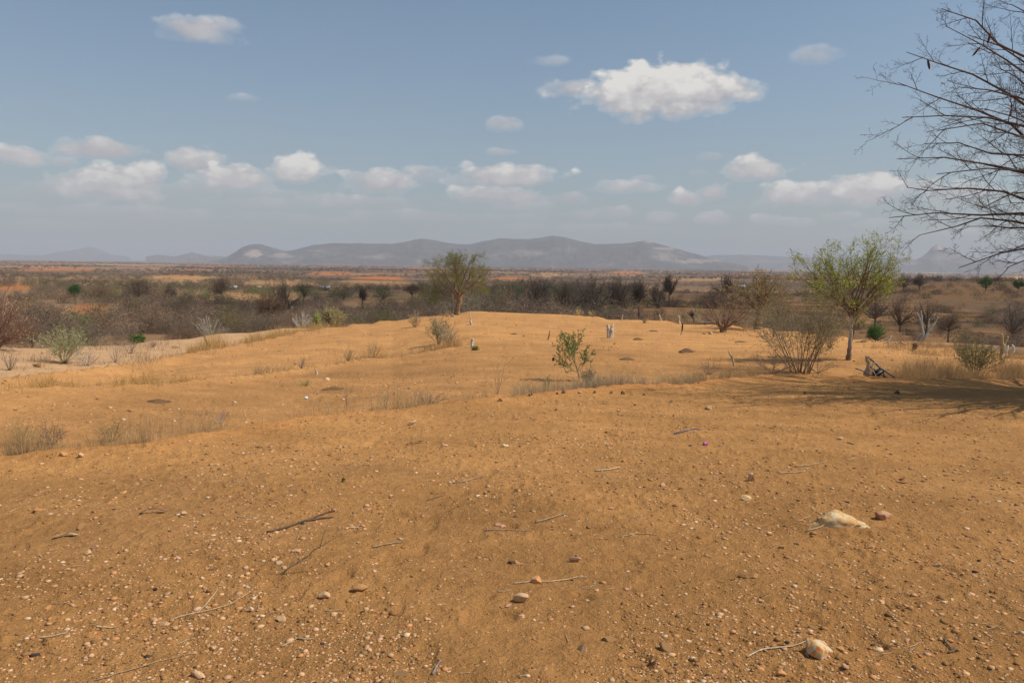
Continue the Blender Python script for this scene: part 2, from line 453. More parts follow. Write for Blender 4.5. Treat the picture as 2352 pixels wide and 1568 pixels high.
SOIL = np.array([.385, .191, .065]); MOUND = np.array([.52, .260, .094]); BUND = np.array([.55, .24, .078])
PINK = np.array([.55, .33, .17]); VAL = np.array([.24, .145, .08]); PLAIN = np.array([.17, .105, .068])
RED = np.array([.44, .155, .05]); TAN = np.array([.42, .235, .105]); FIELD = np.array([.40, .205, .085])
PATCH = [  # field and bare-soil patches beyond the hill: centre px, py, half width, half height, colour
    (868, 640, 80, 5, RED, 1), (860, 650, 95, 8, TAN, .7), (30, 661, 45, 6, RED, .9), (760, 628, 60, 5, RED, .7), (205, 712, 60, 14, RED, .8),
    (410, 636, 70, 5, TAN, .9), (420, 634, 60, 3, RED, .7), (640, 650, 90, 10, TAN, .6), (500, 642, 120, 9, TAN, .55), (90, 612, 120, 2.5, TAN, .8), (150, 618, 90, 2.5, RED, .8), (330, 608, 100, 2.5, TAN, .8), (520, 614, 90, 3, RED, .6),
    (560, 682, 130, 7, TAN, .9), (640, 690, 70, 8, TAN, .9), (880, 683, 115, 12, TAN, 1), (850, 696, 70, 10, TAN, .9), (1010, 678, 120, 6, TAN, .6), (230, 606, 60, 2, TAN, .6),
    (1440, 626, 42, 3.5, RED, .9), (1165, 640, 50, 4, RED, .8), (1255, 632, 40, 5, TAN, .8), (1010, 622, 90, 3, RED, .8), (1100, 610, 200, 1.6, TAN, .6), (1640, 640, 60, 4, TAN, .8), (1560, 642, 90, 5, TAN, .6),
    (1720, 622, 50, 2.5, RED, .6), (1700, 630, 60, 3, RED, .7), (1900, 616, 60, 2, RED, .7),
    (1650, 700, 260, 28, FIELD, 1), (1560, 745, 160, 20, FIELD, .7), (2050, 720, 220, 34, FIELD, .9), (2120, 770, 260, 22, FIELD, .9), (2200, 672, 190, 26, FIELD * .9, .8),
    (2340, 641, 40, 8, np.array([.62, .36, .16]), 1), (2130, 628, 60, 4, np.array([.5, .32, .16]), .6)]

def build_ground():
    rs = [0.0, .35, .7]
    r = 1.0
    while r < 20500:
        rs.append(r)
        if r < 2.3: dr = .06
        elif r < 70: dr = max(r * r / 1000, .0075)
        else: dr = min(r * r / 9000, r * .03)
        r += dr
    rs = np.array(rs)
    az = np.concatenate([np.linspace(-math.pi, -.72, 40, endpoint=False), np.linspace(-.72, .72, 1050), np.linspace(.72, math.pi, 41)[1:-1]])
    na = len(az); nr = len(rs)
    A, R = np.meshgrid(az, rs)
    X = R * np.sin(A); Y = R * np.cos(A)
    Z = Hn(X.ravel(), Y.ravel()).reshape(X.shape)
    Xf, Yf, Zf = X.ravel(), Y.ravel(), Z.ravel()
    Rf, Af = R.ravel(), A.ravel()
    # soil colours
    D, _ = knots(np.clip(Af, -.75, .75))
    d1, d2, d3, dp = D[3], D[8], D[12], D[15]
    n1 = fbm(Xf / 6, Yf / 6, seed=61, octv=4); n2 = fbm(Xf / 1.3, Yf / 1.3, seed=62, octv=3)
    C = np.tile(SOIL, (len(Xf), 1))
    def mixm(C, col, w): return C * (1 - w[:, None]) + np.asarray(col) * w[:, None]
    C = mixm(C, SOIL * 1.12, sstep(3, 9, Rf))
    C = mixm(C, MOUND * .86, sstep(0, 1.2, Rf - d1 - .5 + n2 * .5))
    C = mixm(C, MOUND, sstep(-2, 4, Rf - d2 + n1 * 3))
    rx = Xf * .94 - Yf * .34; ry = Xf * .34 + Yf * .94
    row = fbm(rx / 1.8, ry / .4, seed=46, octv=3); big = fbm(Xf / 2.6, Yf / 1.6, seed=47, octv=3)
    C = C * (1 + (.16 * row + .16 * big)[:, None] * (1 - sstep(30, 60, Rf))[:, None])
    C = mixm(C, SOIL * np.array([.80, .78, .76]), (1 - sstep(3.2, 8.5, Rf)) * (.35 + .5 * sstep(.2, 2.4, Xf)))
    C = mixm(C, SOIL * np.array([1.1, 1.12, 1.2]), sstep(.1, .5, fbm(Xf / 1.4 + 3, Yf / .9, seed=48, octv=3)) * .5 * (1 - sstep(9, 14, Rf)))
    bw = np.exp(-((Rf - d1 + .12) / (.16 + .22 * (n2 * .5 + .5))) ** 2)
    C = mixm(C, BUND, np.clip(bw * (.75 + n1), 0, 1))
    lb = np.interp(Af, [az_T(900, 800)[0], az_T(1150, 800)[0]], [1, 0])
    C = mixm(C, MOUND * 1.16, np.exp(-((Rf - d2) / .5) ** 2) * lb * .8)
    C = mixm(C, MOUND * 1.15, np.exp(-((Rf - d3 + .8) / 1.2) ** 2) * .6)
    C = mixm(C, PINK, sstep(0, 1.5, Rf - d3 - .6) * (1 - sstep(0.5, 0.7, Af + .45 + .35)))
    # beyond the hill
    n3 = fbm(Xf / 45, Yf / 45, seed=71, octv=4); n4 = fbm(Xf / 260, Yf / 260, seed=72, octv=5); n5 = fbm(Xf / 9, Yf / 9, seed=73, octv=4)
    vt = sstep(0, 4, Rf - dp - 1 + n5 * 2)
    vc = VAL * (1 + n5[:, None] * .35)
    vc = mixm(vc, TAN * .8, sstep(.12, .4, n3) * .6)
    C = mixm(C, vc, vt)
    pc = PLAIN * (1 + .4 * n3[:, None])
    pc = mixm(pc, TAN, sstep(.05, .3, n4) * .55)
    pc = mixm(pc, RED, sstep(.15, .38, fbm(Xf / 330 + 9, Yf / 330, seed=75, octv=5)) * .75)
    C = mixm(C, pc, sstep(380, 620, Rf))
    px, py = proj(Xf, Yf, Zf)
    ok = (Rf > dp + 3) & np.isfinite(px)
    for cx, cy, hw, hh, col, st in PATCH:
        q = np.full(len(Xf), 9.0)
        q[ok] = np.sqrt(((px[ok] - cx) / hw) ** 2 + ((py[ok] - cy) / hh) ** 2)
        q = q + n3 * .45 + n5 * .2
        w = (1 - sstep(.75, 1.05, q)) * st
        cc = np.tile(col, (len(Xf), 1)).astype(float)
        if col is FIELD:    # contour-ploughed bands
            bnd = sstep(-.3, .5, np.sin(Rf * .38 + n3 * 3 + 5 * np.sin(Af * 4)))
            cc = cc * (.45 + .75 * bnd[:, None] + .35 * n5[:, None])
        C = mixm(C, cc, w)
    mb = MB()
    i = np.arange(nr - 1)[:, None] * na; j = np.arange(na)[None, :]; k = (j + 1) % na
    Fc = np.stack([i + j, i + k, i + na + k, i + na + j], -1)[:, :, ::-1].reshape(-1, 4)
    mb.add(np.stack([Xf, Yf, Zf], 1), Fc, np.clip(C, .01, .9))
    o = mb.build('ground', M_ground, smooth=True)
    return tag(o, kind='structure')
build_ground()

# ------------------------------------------------------------------ far hills
def mat_hill():
    m, nt, b = newmat('hill_scrub', 1, .05)
    P = geo(nt)
    n = noise(nt, P, .0035, 7, .68); n2 = noise(nt, P, .02, 5, .75)
    c = ramp(nt, n, [(.46, (.08, .065, .055)), (.58, (.11, .09, .07)), (.65, (.20, .15, .12)), (.74, (.32, .24, .19))])
    c = mixc(nt, 'MULTIPLY', 1, c, ramp(nt, n2, [(.35, .45), (.62, 1.35)]))
    c = mixc(nt, 'MIX', mth(nt, 'MULTIPLY', 1.0, attrf(nt)), c, mixc(nt, 'MULTIPLY', 1, (.62, .46, .36), ramp(nt, n2, [(.35, .6), (.6, 1.2)])))
    nt.links.new(c, b.inputs['Base Color'])
    return m
def attrf(nt):
    s = nt.nodes.new('ShaderNodeSeparateColor'); nt.links.new(attr(nt), s.inputs[0]); return s.outputs[0]
M_hill = mat_hill()
def hills(name, pts, dist, depth, rocks=(), seed=0, cols=420):
    az = []; el = []
    for x, y in pts:
        a, T = az_T(x, y); az.append(a); el.append(-T)
    az = np.array(az); el = np.array(el)
    A = np.linspace(az[0], az[-1], cols)
    E = np.interp(A, az, el)
    k = np.ones(5) / 5; E2 = np.convolve(np.pad(E, 2, 'edge'), k, 'valid'); E = E * .4 + E2 * .6
    rows = 60; t = np.linspace(-1, 1, rows)
    AA, TT = np.meshgrid(A, t)
    R = dist + TT * depth
    X = R * np.sin(AA); Y = R * np.cos(AA)
    prof = dist * E + CAMZ
    base = -60.0
    shape = np.cos(TT * math.pi / 2) ** 1.1
    rel = fbm(X / (depth * .28), Y / (depth * .28), seed=80 + seed, octv=5)
    ridge = 1 - np.abs(rel) * 2
    Zt = base + (prof[None, :] - base) * np.clip(shape * (1 - .16 * (1 - ridge) * np.clip(1 - shape, 0, 1) * 3), 0, 1)
    Zt = Zt + np.minimum(0, rel * 60 * np.clip((1 - shape) * 1.6, 0, 1)) + vn(X / 60, Y / 60, seed=4) * 3.5 * (shape > .9)
    px, py = proj(X.ravel(), Y.ravel(), Zt.ravel())
    rk = np.zeros(len(px)); nn = fbm(X.ravel() / 140, Y.ravel() / 140, seed=90, octv=4)
    for cx, cy, hw, hh, st in rocks:
        q = np.sqrt(((px - cx) / hw) ** 2 + ((py - cy) / hh) ** 2) + nn * .7
        rk = np.maximum(rk, (1 - sstep(.5, 1.05, q)) * st * .6)
    mb = MB()
    i = np.arange(rows - 1)[:, None] * cols; j = np.arange(cols - 1)[None, :]
    Fc = np.stack([i + j, i + j + 1, i + cols + j + 1, i + cols + j], -1).reshape(-1, 4)
    mb.add(np.stack([X.ravel(), Y.ravel(), Zt.ravel()], 1), Fc, np.stack([rk, rk, rk], 1))
    return tag(mb.build(name, M_hill, smooth=True), kind='structure')
hills('mountain_range', [(470, 604), (500, 598), (522, 590), (540, 579), (555, 569), (570, 563), (586, 560), (602, 562), (625, 568), (655, 577), (668, 576), (690, 570), (720, 563), (760, 559), (830, 559), (900, 560), (930, 556), (955, 550), (970, 548), (1000, 552), (1030, 558), (1050, 561), (1080, 561), (1110, 554), (1150, 548), (1180, 549), (1220, 549), (1250, 545), (1270, 541), (1300, 546), (1340, 556), (1370, 561), (1400, 560), (1440, 559), (1470, 554), (1490, 554), (1520, 562), (1560, 573), (1610, 587), (1660, 600), (1720, 612)], 9000, 1300,
      rocks=[(582, 582, 24, 12, 1), (650, 588, 40, 7, .6), (870, 590, 50, 6, .35), (1220, 580, 60, 8, .4), (1490, 556, 18, 3, .8), (1540, 570, 40, 4, .5), (1530, 592, 40, 8, .5), (1600, 600, 60, 6, .6), (1300, 573, 40, 6, .2), (720, 575, 30, 3, .3)], cols=900)
hills('ridge', [(1560, 600), (1640, 586), (1700, 585), (1760, 587), (1830, 591), (1900, 590), (1990, 594), (2080, 604)], 14000, 1200, seed=2, rocks=[(1800, 600, 90, 3, .3)])
hills('peak', [(1960, 610), (2010, 595), (2060, 591), (2085, 595), (2105, 596), (2120, 588), (2132, 578), (2141, 568), (2147, 564), (2154, 561), (2161, 565), (2172, 568), (2185, 577), (2200, 585), (2215, 591), (2240, 597), (2258, 600), (2275, 595), (2300, 597), (2330, 601), (2360, 600), (2420, 615)], 11500, 1300, seed=5,
      rocks=[(2153, 568, 14, 7, .9), (2150, 590, 60, 8, .35), (2080, 604, 50, 5, .35), (2230, 602, 60, 4, .3)], cols=500)
hills('distant_hill', [(-60, 588), (20, 583), (60, 586), (100, 586), (140, 578), (175, 573), (195, 569), (205, 567), (216, 568), (232, 575), (262, 586), (290, 588), (300, 592)], 23000 * .8, 1200, seed=7)
hills('rocky_knoll', [(335, 590), (350, 587), (362, 585), (375, 586), (398, 589), (408, 588), (424, 584), (432, 582), (438, 579), (443, 580), (455, 583), (475, 587), (520, 590), (560, 596)], 12500, 700, seed=8)

# ------------------------------------------------------------------ sky with broken clouds
SUN_AZ = rad(97); SUN_EL = rad(52)
sun_v = Vector((math.sin(SUN_AZ) * math.cos(SUN_EL), math.cos(SUN_AZ) * math.cos(SUN_EL), math.sin(SUN_EL)))
world = bpy.data.worlds.new('World'); scene.world = world; world.use_nodes = True
nt = world.node_tree; bg = nt.nodes['Background']
sky = nt.nodes.new('ShaderNodeTexSky'); sky.sky_type = 'NISHITA'; sky.sun_disc = False
sky.sun_elevation = SUN_EL; sky.sun_rotation = SUN_AZ; sky.air_density = 1.0; sky.dust_density = 2.2; sky.ozone_density = 1.3; sky.altitude = 600
gen = nt.nodes.new('ShaderNodeTexCoord').outputs['Generated']
sx = nt.nodes.new('ShaderNodeSeparateXYZ'); nt.links.new(gen, sx.inputs[0])
U = mth(nt, 'ARCTAN2', sx.outputs[0], sx.outputs[1]); V = mth(nt, 'ARCSINE', sx.outputs[2])
cb = nt.nodes.new('ShaderNodeCombineXYZ'); nt.links.new(U, cb.inputs[0]); nt.links.new(mth(nt, 'MULTIPLY', V, 1.6), cb.inputs[1])
UVv = cb.outputs[0]
nC = noise(nt, UVv, 8, 4, .5)
nA = noise(nt, UVv, 17, 5, .5); nB = noise(nt, UVv, 85, 4, .55)
vo = nt.nodes.new('ShaderNodeTexVoronoi'); vo.feature = 'SMOOTH_F1'; vo.inputs['Scale'].default_value = 34; vo.inputs['Smoothness'].default_value = .7
vo.inputs['Detail'].default_value = 2.0; vo.inputs['Roughness'].default_value = .45; nt.links.new(UVv, vo.inputs['Vector'])
puff = mth(nt, 'SUBTRACT', .42, vo.outputs['Distance'])
nAc = mth(nt, 'SUBTRACT', nA, .5); nBc = mth(nt, 'SUBTRACT', nB, .5)
CL = [  # px, py, half width, half height, opacity, brightness
    (1520, 220, 195, 60, 1.05, .97), (1575, 200, 118, 56, 1.0, 1.0), (1622, 212, 78, 46, 1.0, .98), (1330, 205, 80, 26, .75, .8), (1270, 143, 50, 14, .35, .7), (1490, 252, 130, 20, .8, .8),
    (455, 74, 95, 26, .75, .7), (515, 66, 50, 24, .6, .75), (560, 228, 48, 11, .4, .6), (1155, 290, 42, 20, .65, .7), (1148, 353, 34, 11, .5, .6), (1888, 128, 62, 24, .5, .65),
    (40, 360, 72, 22, .9, .85), (230, 345, 100, 27, .85, .75), (140, 376, 50, 12, .6, .6), (260, 425, 125, 46, 1.0, .9), (330, 405, 60, 36, 1.0, .95), (455, 372, 80, 28, .85, .8), (545, 412, 90, 36, 1.0, .9), (680, 398, 80, 32, 1.0, .95),
    (440, 440, 120, 22, .7, .65), (870, 420, 90, 32, .9, .85), (960, 405, 60, 22, .6, .65), (810, 468, 130, 18, .7, .6), (1160, 407, 115, 34, .95, .9), (1150, 455, 110, 26, .85, .8), (1200, 478, 90, 18, .6, .65),
    (1430, 432, 90, 18, .75, .8), (1480, 412, 35, 12, .6, .7), (1630, 362, 28, 14, .55, .6), (1605, 400, 22, 10, .5, .6), (1745, 390, 88, 28, .95, .95), (1575, 458, 36, 20, .9, .85), (1635, 442, 44, 24, .9, .85),
    (1400, 488, 50, 16, .6, .7), (1510, 500, 50, 16, .7, .75), (1635, 503, 46, 17, .75, .8), (1820, 447, 90, 30, .95, .95), (2000, 440, 95, 38, 1.0, .95), (2090, 430, 80, 24, .8, .85), (1750, 508, 40, 13, .6, .7), (1830, 513, 60, 13, .55, .7),
    (1940, 500, 60, 16, .6, .75), (2010, 515, 70, 16, .5, .7), (2200, 450, 120, 30, .6, .8), (1300, 460, 60, 18, .6, .65), (80, 440, 90, 22, .55, .6), (600, 470, 130, 16, .5, .55), (260, 490, 260, 16, .55, .55), (1000, 500, 300, 14, .55, .55), (560, 445, 160, 14, .5, .55), (1350, 495, 170, 12, .5, .55), (1900, 470, 200, 14, .5, .6), (2290, 380, 80, 18, .5, .8),
    (700, 505, 200, 13, .45, .5), (1300, 525, 260, 11, .42, .5), (2100, 545, 220, 13, .42, .6), (100, 520, 220, 12, .35, .5)]
mask = None; bright = None
wob = mth(nt, 'ADD', mth(nt, 'ADD', mth(nt, 'MULTIPLY', nAc, 1.25), mth(nt, 'MULTIPLY', nBc, .28)), mth(nt, 'MULTIPLY', puff, .65))
for px, py, hw, hh, op, br in CL:
    a0, T0 = az_T(px, py); e0 = -math.atan(T0)
    k = math.cos(math.atan((px - W / 2) / F)) ** 2
    a = 1.2 * hw / F * (k * .9 + .1) ; b = 1.2 * hh / F
    du = mth(nt, 'DIVIDE', mth(nt, 'SUBTRACT', U, a0), a)
    dv = mth(nt, 'DIVIDE', mth(nt, 'SUBTRACT', V, e0), b)
    # flatter below than above
    dv2 = mth(nt, 'MAXIMUM', dv, mth(nt, 'MULTIPLY', dv, -1.35))
    d = mth(nt, 'SQRT', mth(nt, 'ADD', mth(nt, 'MULTIPLY', du, du), mth(nt, 'MULTIPLY', dv2, dv2)))
    s = mth(nt, 'ADD', mth(nt, 'SUBTRACT', 1.22, d), wob)
    sh = mth(nt, 'MULTIPLY_ADD', mth(nt, 'MAXIMUM', dv, 0.0), 1.6, 1.8 if op > .8 else 1.1)
    mk = mth(nt, 'MULTIPLY', mth(nt, 'MULTIPLY', s, sh, clamp=True), op)
    # brightness: tops bright, bases greyer
    bt = mth(nt, 'ADD', mth(nt, 'MULTIPLY', dv, .38), br - .06)
    mb_ = mth(nt, 'MULTIPLY', mk, bt)
    mask = mk if mask is None else mth(nt, 'MAXIMUM', mask, mk)
    bright = mb_ if bright is None else mth(nt, 'MAXIMUM', bright, mb_)
mask = mth(nt, 'MINIMUM', mask, .97)
mask = mth(nt, 'MULTIPLY', mth(nt, 'MULTIPLY', mask, mask), mth(nt, 'SUBTRACT', 3.0, mth(nt, 'MULTIPLY', mask, 2.0)))
# thin milky veil low in the sky
veil = ramp(nt, V, [(0, .50), (.10, .36), (.22, .16), (.40, .0)])
veil = mth(nt, 'MULTIPLY', veil, ramp(nt, nC, [(.3, .8), (.7, 1.15)]))
SKYK = 0.095
g1 = nt.nodes.new('ShaderNodeVectorMath'); g1.operation = 'SCALE'; nt.links.new(sky.outputs[0], g1.inputs[0]); g1.inputs['Scale'].default_value = 1.0
skyc = mixc(nt, 'MIX', veil, mixc(nt, 'MULTIPLY', 1, g1.outputs[0], (.90, .975, .955)), (3.0, 3.1, 3.2))
cl1 = mth(nt, 'DIVIDE', bright, mth(nt, 'MAXIMUM', mask, .05))
shade = mth(nt, 'ADD', cl1, mth(nt, 'MULTIPLY', nBc, .5))
shade = mth(nt, 'ADD', shade, mth(nt, 'MULTIPLY', puff, .45))
clc = ramp(nt, shade, [(.35, (.42, .41, .43)), (.7, (.53, .515, .515)), (1.1, (.73, .71, .675)), ])
clc = nt.nodes[clc.node.name].outputs[0]
sc_ = nt.nodes.new('ShaderNodeVectorMath'); sc_.operation = 'SCALE'; nt.links.new(clc, sc_.inputs[0]); sc_.inputs['Scale'].default_value = 9.8
fin = mixc(nt, 'MIX', mask, skyc, sc_.outputs[0])
nt.links.new(fin, bg.inputs[0]); bg.inputs[1].default_value = SKYK

sun_d = bpy.data.lights.new('sun', 'SUN'); sun_d.energy = 3.6; sun_d.angle = rad(.55); sun_d.color = (1, .94, .84)
sun = bpy.data.objects.new('sun', sun_d); COL.objects.link(sun)
sun.rotation_euler = sun_v.to_track_quat('Z', 'Y').to_euler()

scene.view_settings.view_transform = 'Standard'; scene.view_settings.look = 'None'; scene.view_settings.exposure = 0.25; scene.view_settings.gamma = 1
try: scene.cycles.use_denoising = True
except Exception: pass
scene.cycles.max_bounces = 6; scene.cycles.volume_bounces = 1; scene.cycles.transparent_max_bounces = 16

# ------------------------------------------------------------------ haze
def haze():
    mb = MB()
    x0, x1, y0, y1, z0, z1 = -24000, 24000, -24000, 24000, -75, 480
    V = [(x, y, z) for z in (z0, z1) for y in (y0, y1) for x in (x0, x1)]
    mb.add(V, [(0, 2, 3, 1), (4, 5, 7, 6), (0, 1, 5, 4), (2, 6, 7, 3), (0, 4, 6, 2), (1, 3, 7, 5)])
    m = bpy.data.materials.new('haze'); m.use_nodes = True; n = m.node_tree
    n.nodes.remove(n.nodes['Principled BSDF'])
    v = n.nodes.new('ShaderNodeVolumePrincipled'); v.inputs['Color'].default_value = (.62, .70, .80, 1)
    v.inputs['Density'].default_value = HAZE_D; v.inputs['Anisotropy'].default_value = 0.0
    n.links.new(v.outputs[0], n.nodes['Material Output'].inputs['Volume'])
    o = mb.build('haze', m); tag(o, kind='stuff')
HAZE_D = 1.05e-4
haze()

# ------------------------------------------------------------------ out-of-frame cloud that shades the valley
def shade_cloud(loc, sx_, sy_, sz_, seed):
    n = 46
    th = np.linspace(0, math.pi, n); ph = np.linspace(0, 2 * math.pi, 2 * n, endpoint=False)
    T, Pp = np.meshgrid(th, ph, indexing='ij')
    D = np.stack([np.sin(T) * np.cos(Pp), np.sin(T) * np.sin(Pp), np.cos(T)], -1).reshape(-1, 3)
    k = 1 + .38 * fbm(D[:, 0] * 2.2, D[:, 1] * 2.2, D[:, 2] * 2.2, seed=seed, octv=4)
    V = D * k[:, None] * np.array([sx_, sy_, sz_])
    V[:, 2] = np.where(V[:, 2] < 0, V[:, 2] * .35, V[:, 2])
    m2 = 2 * n
    i = np.arange(n - 1)[:, None] * m2; j = np.arange(m2)[None, :]; kk = (j + 1) % m2
    mb = MB(); mb.add(V, np.stack([i + j, i + m2 + j, i + m2 + kk, i + kk], -1).reshape(-1, 4), (.85, .85, .87))
    m, nt, b = newmat('cloud_white', 1, 0); b.inputs['Base Color'].default_value = (.85, .85, .87, 1)
    b.inputs['Alpha'].default_value = .36
    o = mb.build('cloud', m, smooth=True); o.location = loc
    tag(o, kind='structure')   # thin enough to let part of the sun through
def sh_at(x, y, z):     # where a cloud must hang to shade ground point (x, y)
    k = (z + 8) / sun_v.z
    return (x + sun_v.x * k, y + sun_v.y * k, z)
shade_cloud(sh_at(120, 235, 760), 185, 165, 45, 3)
shade_cloud(sh_at(255, 150, 800), 130, 95, 40, 5)
shade_cloud(sh_at(-60, 700, 780), 130, 60, 35, 8)

# ------------------------------------------------------------------ woody plants
GREY = np.array([.20, .15, .115]); BROWN = np.array([.20, .125, .075]); DARK = np.array([.115, .085, .066]); PALE = np.array([.46, .40, .32])
OLIVE = np.array([.13, .14, .05]); GREEN = np.array([.085, .13, .028]); YEL = np.array([.42, .40, .05]); TANL = np.array([.36, .28, .12])

def woody(name, label, cat, loc, group, trunk_paths, limbs, prm, bark, leaf=None, rz=0, trunk_cols=None, twigbark=None):
    """trunk_paths: [(points, radii)], limbs: [(start, dir, L, R)] in local metres; leaf: [(per, spread, size, width, colour)]"""
    root = empty(name, loc, label, cat, group, rz)
    tb = MB(); br = MB(); out = []
    for q, (P, R) in enumerate(trunk_paths):
        n = max(14, len(P) * 5); t = np.linspace(0, len(P) - 1, n)
        PP = np.stack([np.interp(t, np.arange(len(P)), [p[k] for p in P]) for k in range(3)], 1)
        RR = np.interp(t, np.arange(len(R)), R) * (1 + .12 * RG.normal(size=n).cumsum() / 3 % .3)
        PP[1:-1] += RG.normal(size=(n - 2, 3)) * RR[1:-1, None] * .12
        cols = bark if trunk_cols is None else np.array([np.interp(t, np.arange(len(trunk_cols)), [c[k] for c in trunk_cols]) for k in range(3)]).T
        tube(tb, PP, RR, 9, cols)
    for st, d, L, R in limbs:
        grow([br], st, d, L, R, 0, prm, out, bark if twigbark is None else twigbark)
    tb.build('trunk', M_bark, root, smooth=True)
    br.build('branches', M_twig, root)
    if leaf:
        lf = MB()
        for per, spread, ln, wd, c in leaf:
            P, Dd = leaf_pts(out, per, spread)
            if len(P): cards(lf, P, Dd, RG.uniform(.6, 1.2, len(P)) * ln, wd, c)
        lf.build('foliage', M_leaf, root)
    return root
def ldir(az_deg, el_deg):
    a, e = rad(az_deg), rad(el_deg)
    return np.array([math.cos(e) * math.cos(a), math.cos(e) * math.sin(a), math.sin(e)])

# acacia on the crest
p, t = at(1050, 722); H = s_at(t, 152)
prmA = [dict(n=7, ang=42, len=1, wig=.16, up=.03, seg=7, t0=.25, taper=.35), dict(n=6, ang=45, len=.50, wig=.2, up=-.02, seg=6, rr=.55, t0=.25), dict(n=6, ang=48, len=.62, wig=.25, up=-.05, seg=4, rr=.5, t0=.1, leafy=True), dict(n=0, ang=40, len=.5, wig=.3, seg=3, rr=.6)]
fk = np.array([.03, 0, .30]) * H
limbs = []
for i in range(11):
    limbs.append((fk + rdir() * .02 * H, ldir(i * 137.5, [72, 30, 50, 20, 62, 38, 26, 80, 45, 14, 58][i]), H * [.62, .62, .6, .58, .62, .58, .6, .6, .58, .58, .6][i] * .93, .013 * H))
woody('acacia_tree', 'green feathery thorn tree standing alone on the crest of the bare hill', 'tree', p, None,
      [([(0, 0, -.2), (.0, 0, .08 * H), (.035 * H, 0, .2 * H), (.03 * H, 0, .33 * H)], [.045 * H, .038 * H, .034 * H, .03 * H]), ([(.02 * H, 0, .2 * H), (.10 * H, 0, .36 * H)], [.03 * H, .02 * H]), ([(.03 * H, 0, .2 * H), (-.06 * H, 0.02, .36 * H)], [.028 * H, .018 * H])],
      limbs, prmA, np.array([.30, .19, .11]), [(6, .15, .06, .018, (.20, .225, .05)), (5, .18, .055, .018, (.34, .31, .08))], twigbark=np.array([.26, .18, .12]))

# white-trunked tree with yellow pods
p, t = at(1950, 826); H = s_at(t, 276)
prmW = [dict(n=7, ang=42, len=1, wig=.10, up=.05, seg=7, t0=.3, taper=.35), dict(n=6, ang=42, len=.45, wig=.18, up=.06, seg=5, rr=.6, t0=.2, leafy=True), dict(n=0, ang=38, len=.5, wig=.24, up=.04, seg=4, rr=.55)]
fk = np.array([0, 0, .35]) * H
limbs = []
for i, (a_, e_, l_) in enumerate([(180, 22, .72), (175, 36, .70), (172, 52, .58), (200, 48, .6), (90, 70, .62), (20, 66, .62), (0, 50, .62), (10, 36, .5), (340, 42, .55), (270, 60, .55), (120, 45, .5), (60, 50, .5), (300, 68, .6), (185, 10, .4), (230, 35, .45), (5, 76, .64), (178, 46, .5), (160, 62, .56), (190, 30, .5), (168, 72, .55), (350, 58, .5), (30, 44, .45), (185, 60, .6)]):
    limbs.append((fk + np.array([random.uniform(-.02, .04), 0, random.uniform(-.03, .04)]) * H, ldir(a_, e_), H * l_ * .80, .006 * H))
WT = np.array([.58, .55, .47]); DB = np.array([.22, .15, .10])
woody('pod_tree', 'slim tree with whitish trunk, green leaves and yellow pods behind the plough', 'tree', p, None,
      [([(0, 0, -.15), (0, 0, .05 * H), (.003 * H, 0, .2 * H), (0, 0, .34 * H), (.01 * H, 0, .46 * H)], [.022 * H, .014 * H, .012 * H, .010 * H, .003 * H])],
      limbs + [(np.array([.012, .01, .12]) * H, ldir(10, 80), .30 * H, .008 * H)], prmW, DB,
      [(7, .10, .065, .018, (.21, .30, .055)), (5, .11, .055, .02, (.36, .38, .08)), (1, .11, .045, .036, (.85, .72, .07))],
      trunk_cols=[DB, DB * 1.2, WT * .8, WT, DB * 1.6, WT, WT * .8, DB * 1.5], twigbark=np.array([.25, .17, .13]))

# round brown tree
p, t = at(1741, 756); H = s_at(t, 120)
prmR = [dict(n=10, ang=42, len=1, wig=.13, up=.02, seg=6, t0=.12, taper=.4), dict(n=8, ang=42, len=.55, wig=.18, up=.03, seg=5, rr=.5, t0=.12), dict(n=5, ang=40, len=.55, wig=.2, up=.03, seg=3, rr=.4, t0=.1, leafy=True), dict(n=0, ang=40, len=.5, wig=.2, seg=3, rr=.6)]
fk = np.array([0, 0, .36]) * H
woody('round_crowned_tree', 'brown round-crowned leafless tree with stout pale trunk and yellow specks', 'tree', p, None,
      [([(0, 0, -.1), (0, 0, .12 * H), (.01 * H, 0, .25 * H), (0, 0, .38 * H)], [.07 * H, .055 * H, .042 * H, .036 * H]), ([(0, 0, .28 * H), (-.09 * H, 0, .45 * H)], [.03 * H, .02 * H]), ([(0, 0, .3 * H), (.10 * H, 0, .44 * H)], [.03 * H, .02 * H])],
      [(fk + rdir() * .02, ldir(i * 137.5, [80, 22, 40, 60, 30, 50, 15, 70, 35, 45, 25, 58][i]), H * [.6, .72, .68, .6, .72, .6, .68, .6, .7, .66, .7, .6][i], .013 * H) for i in range(12)],
      prmR, np.array([.32, .22, .13]), [(.22, .04, .09, .05, (.55, .42, .15)), (.25, .06, .08, .04, (.14, .16, .05))], twigbark=np.array([.20, .125, .08]))
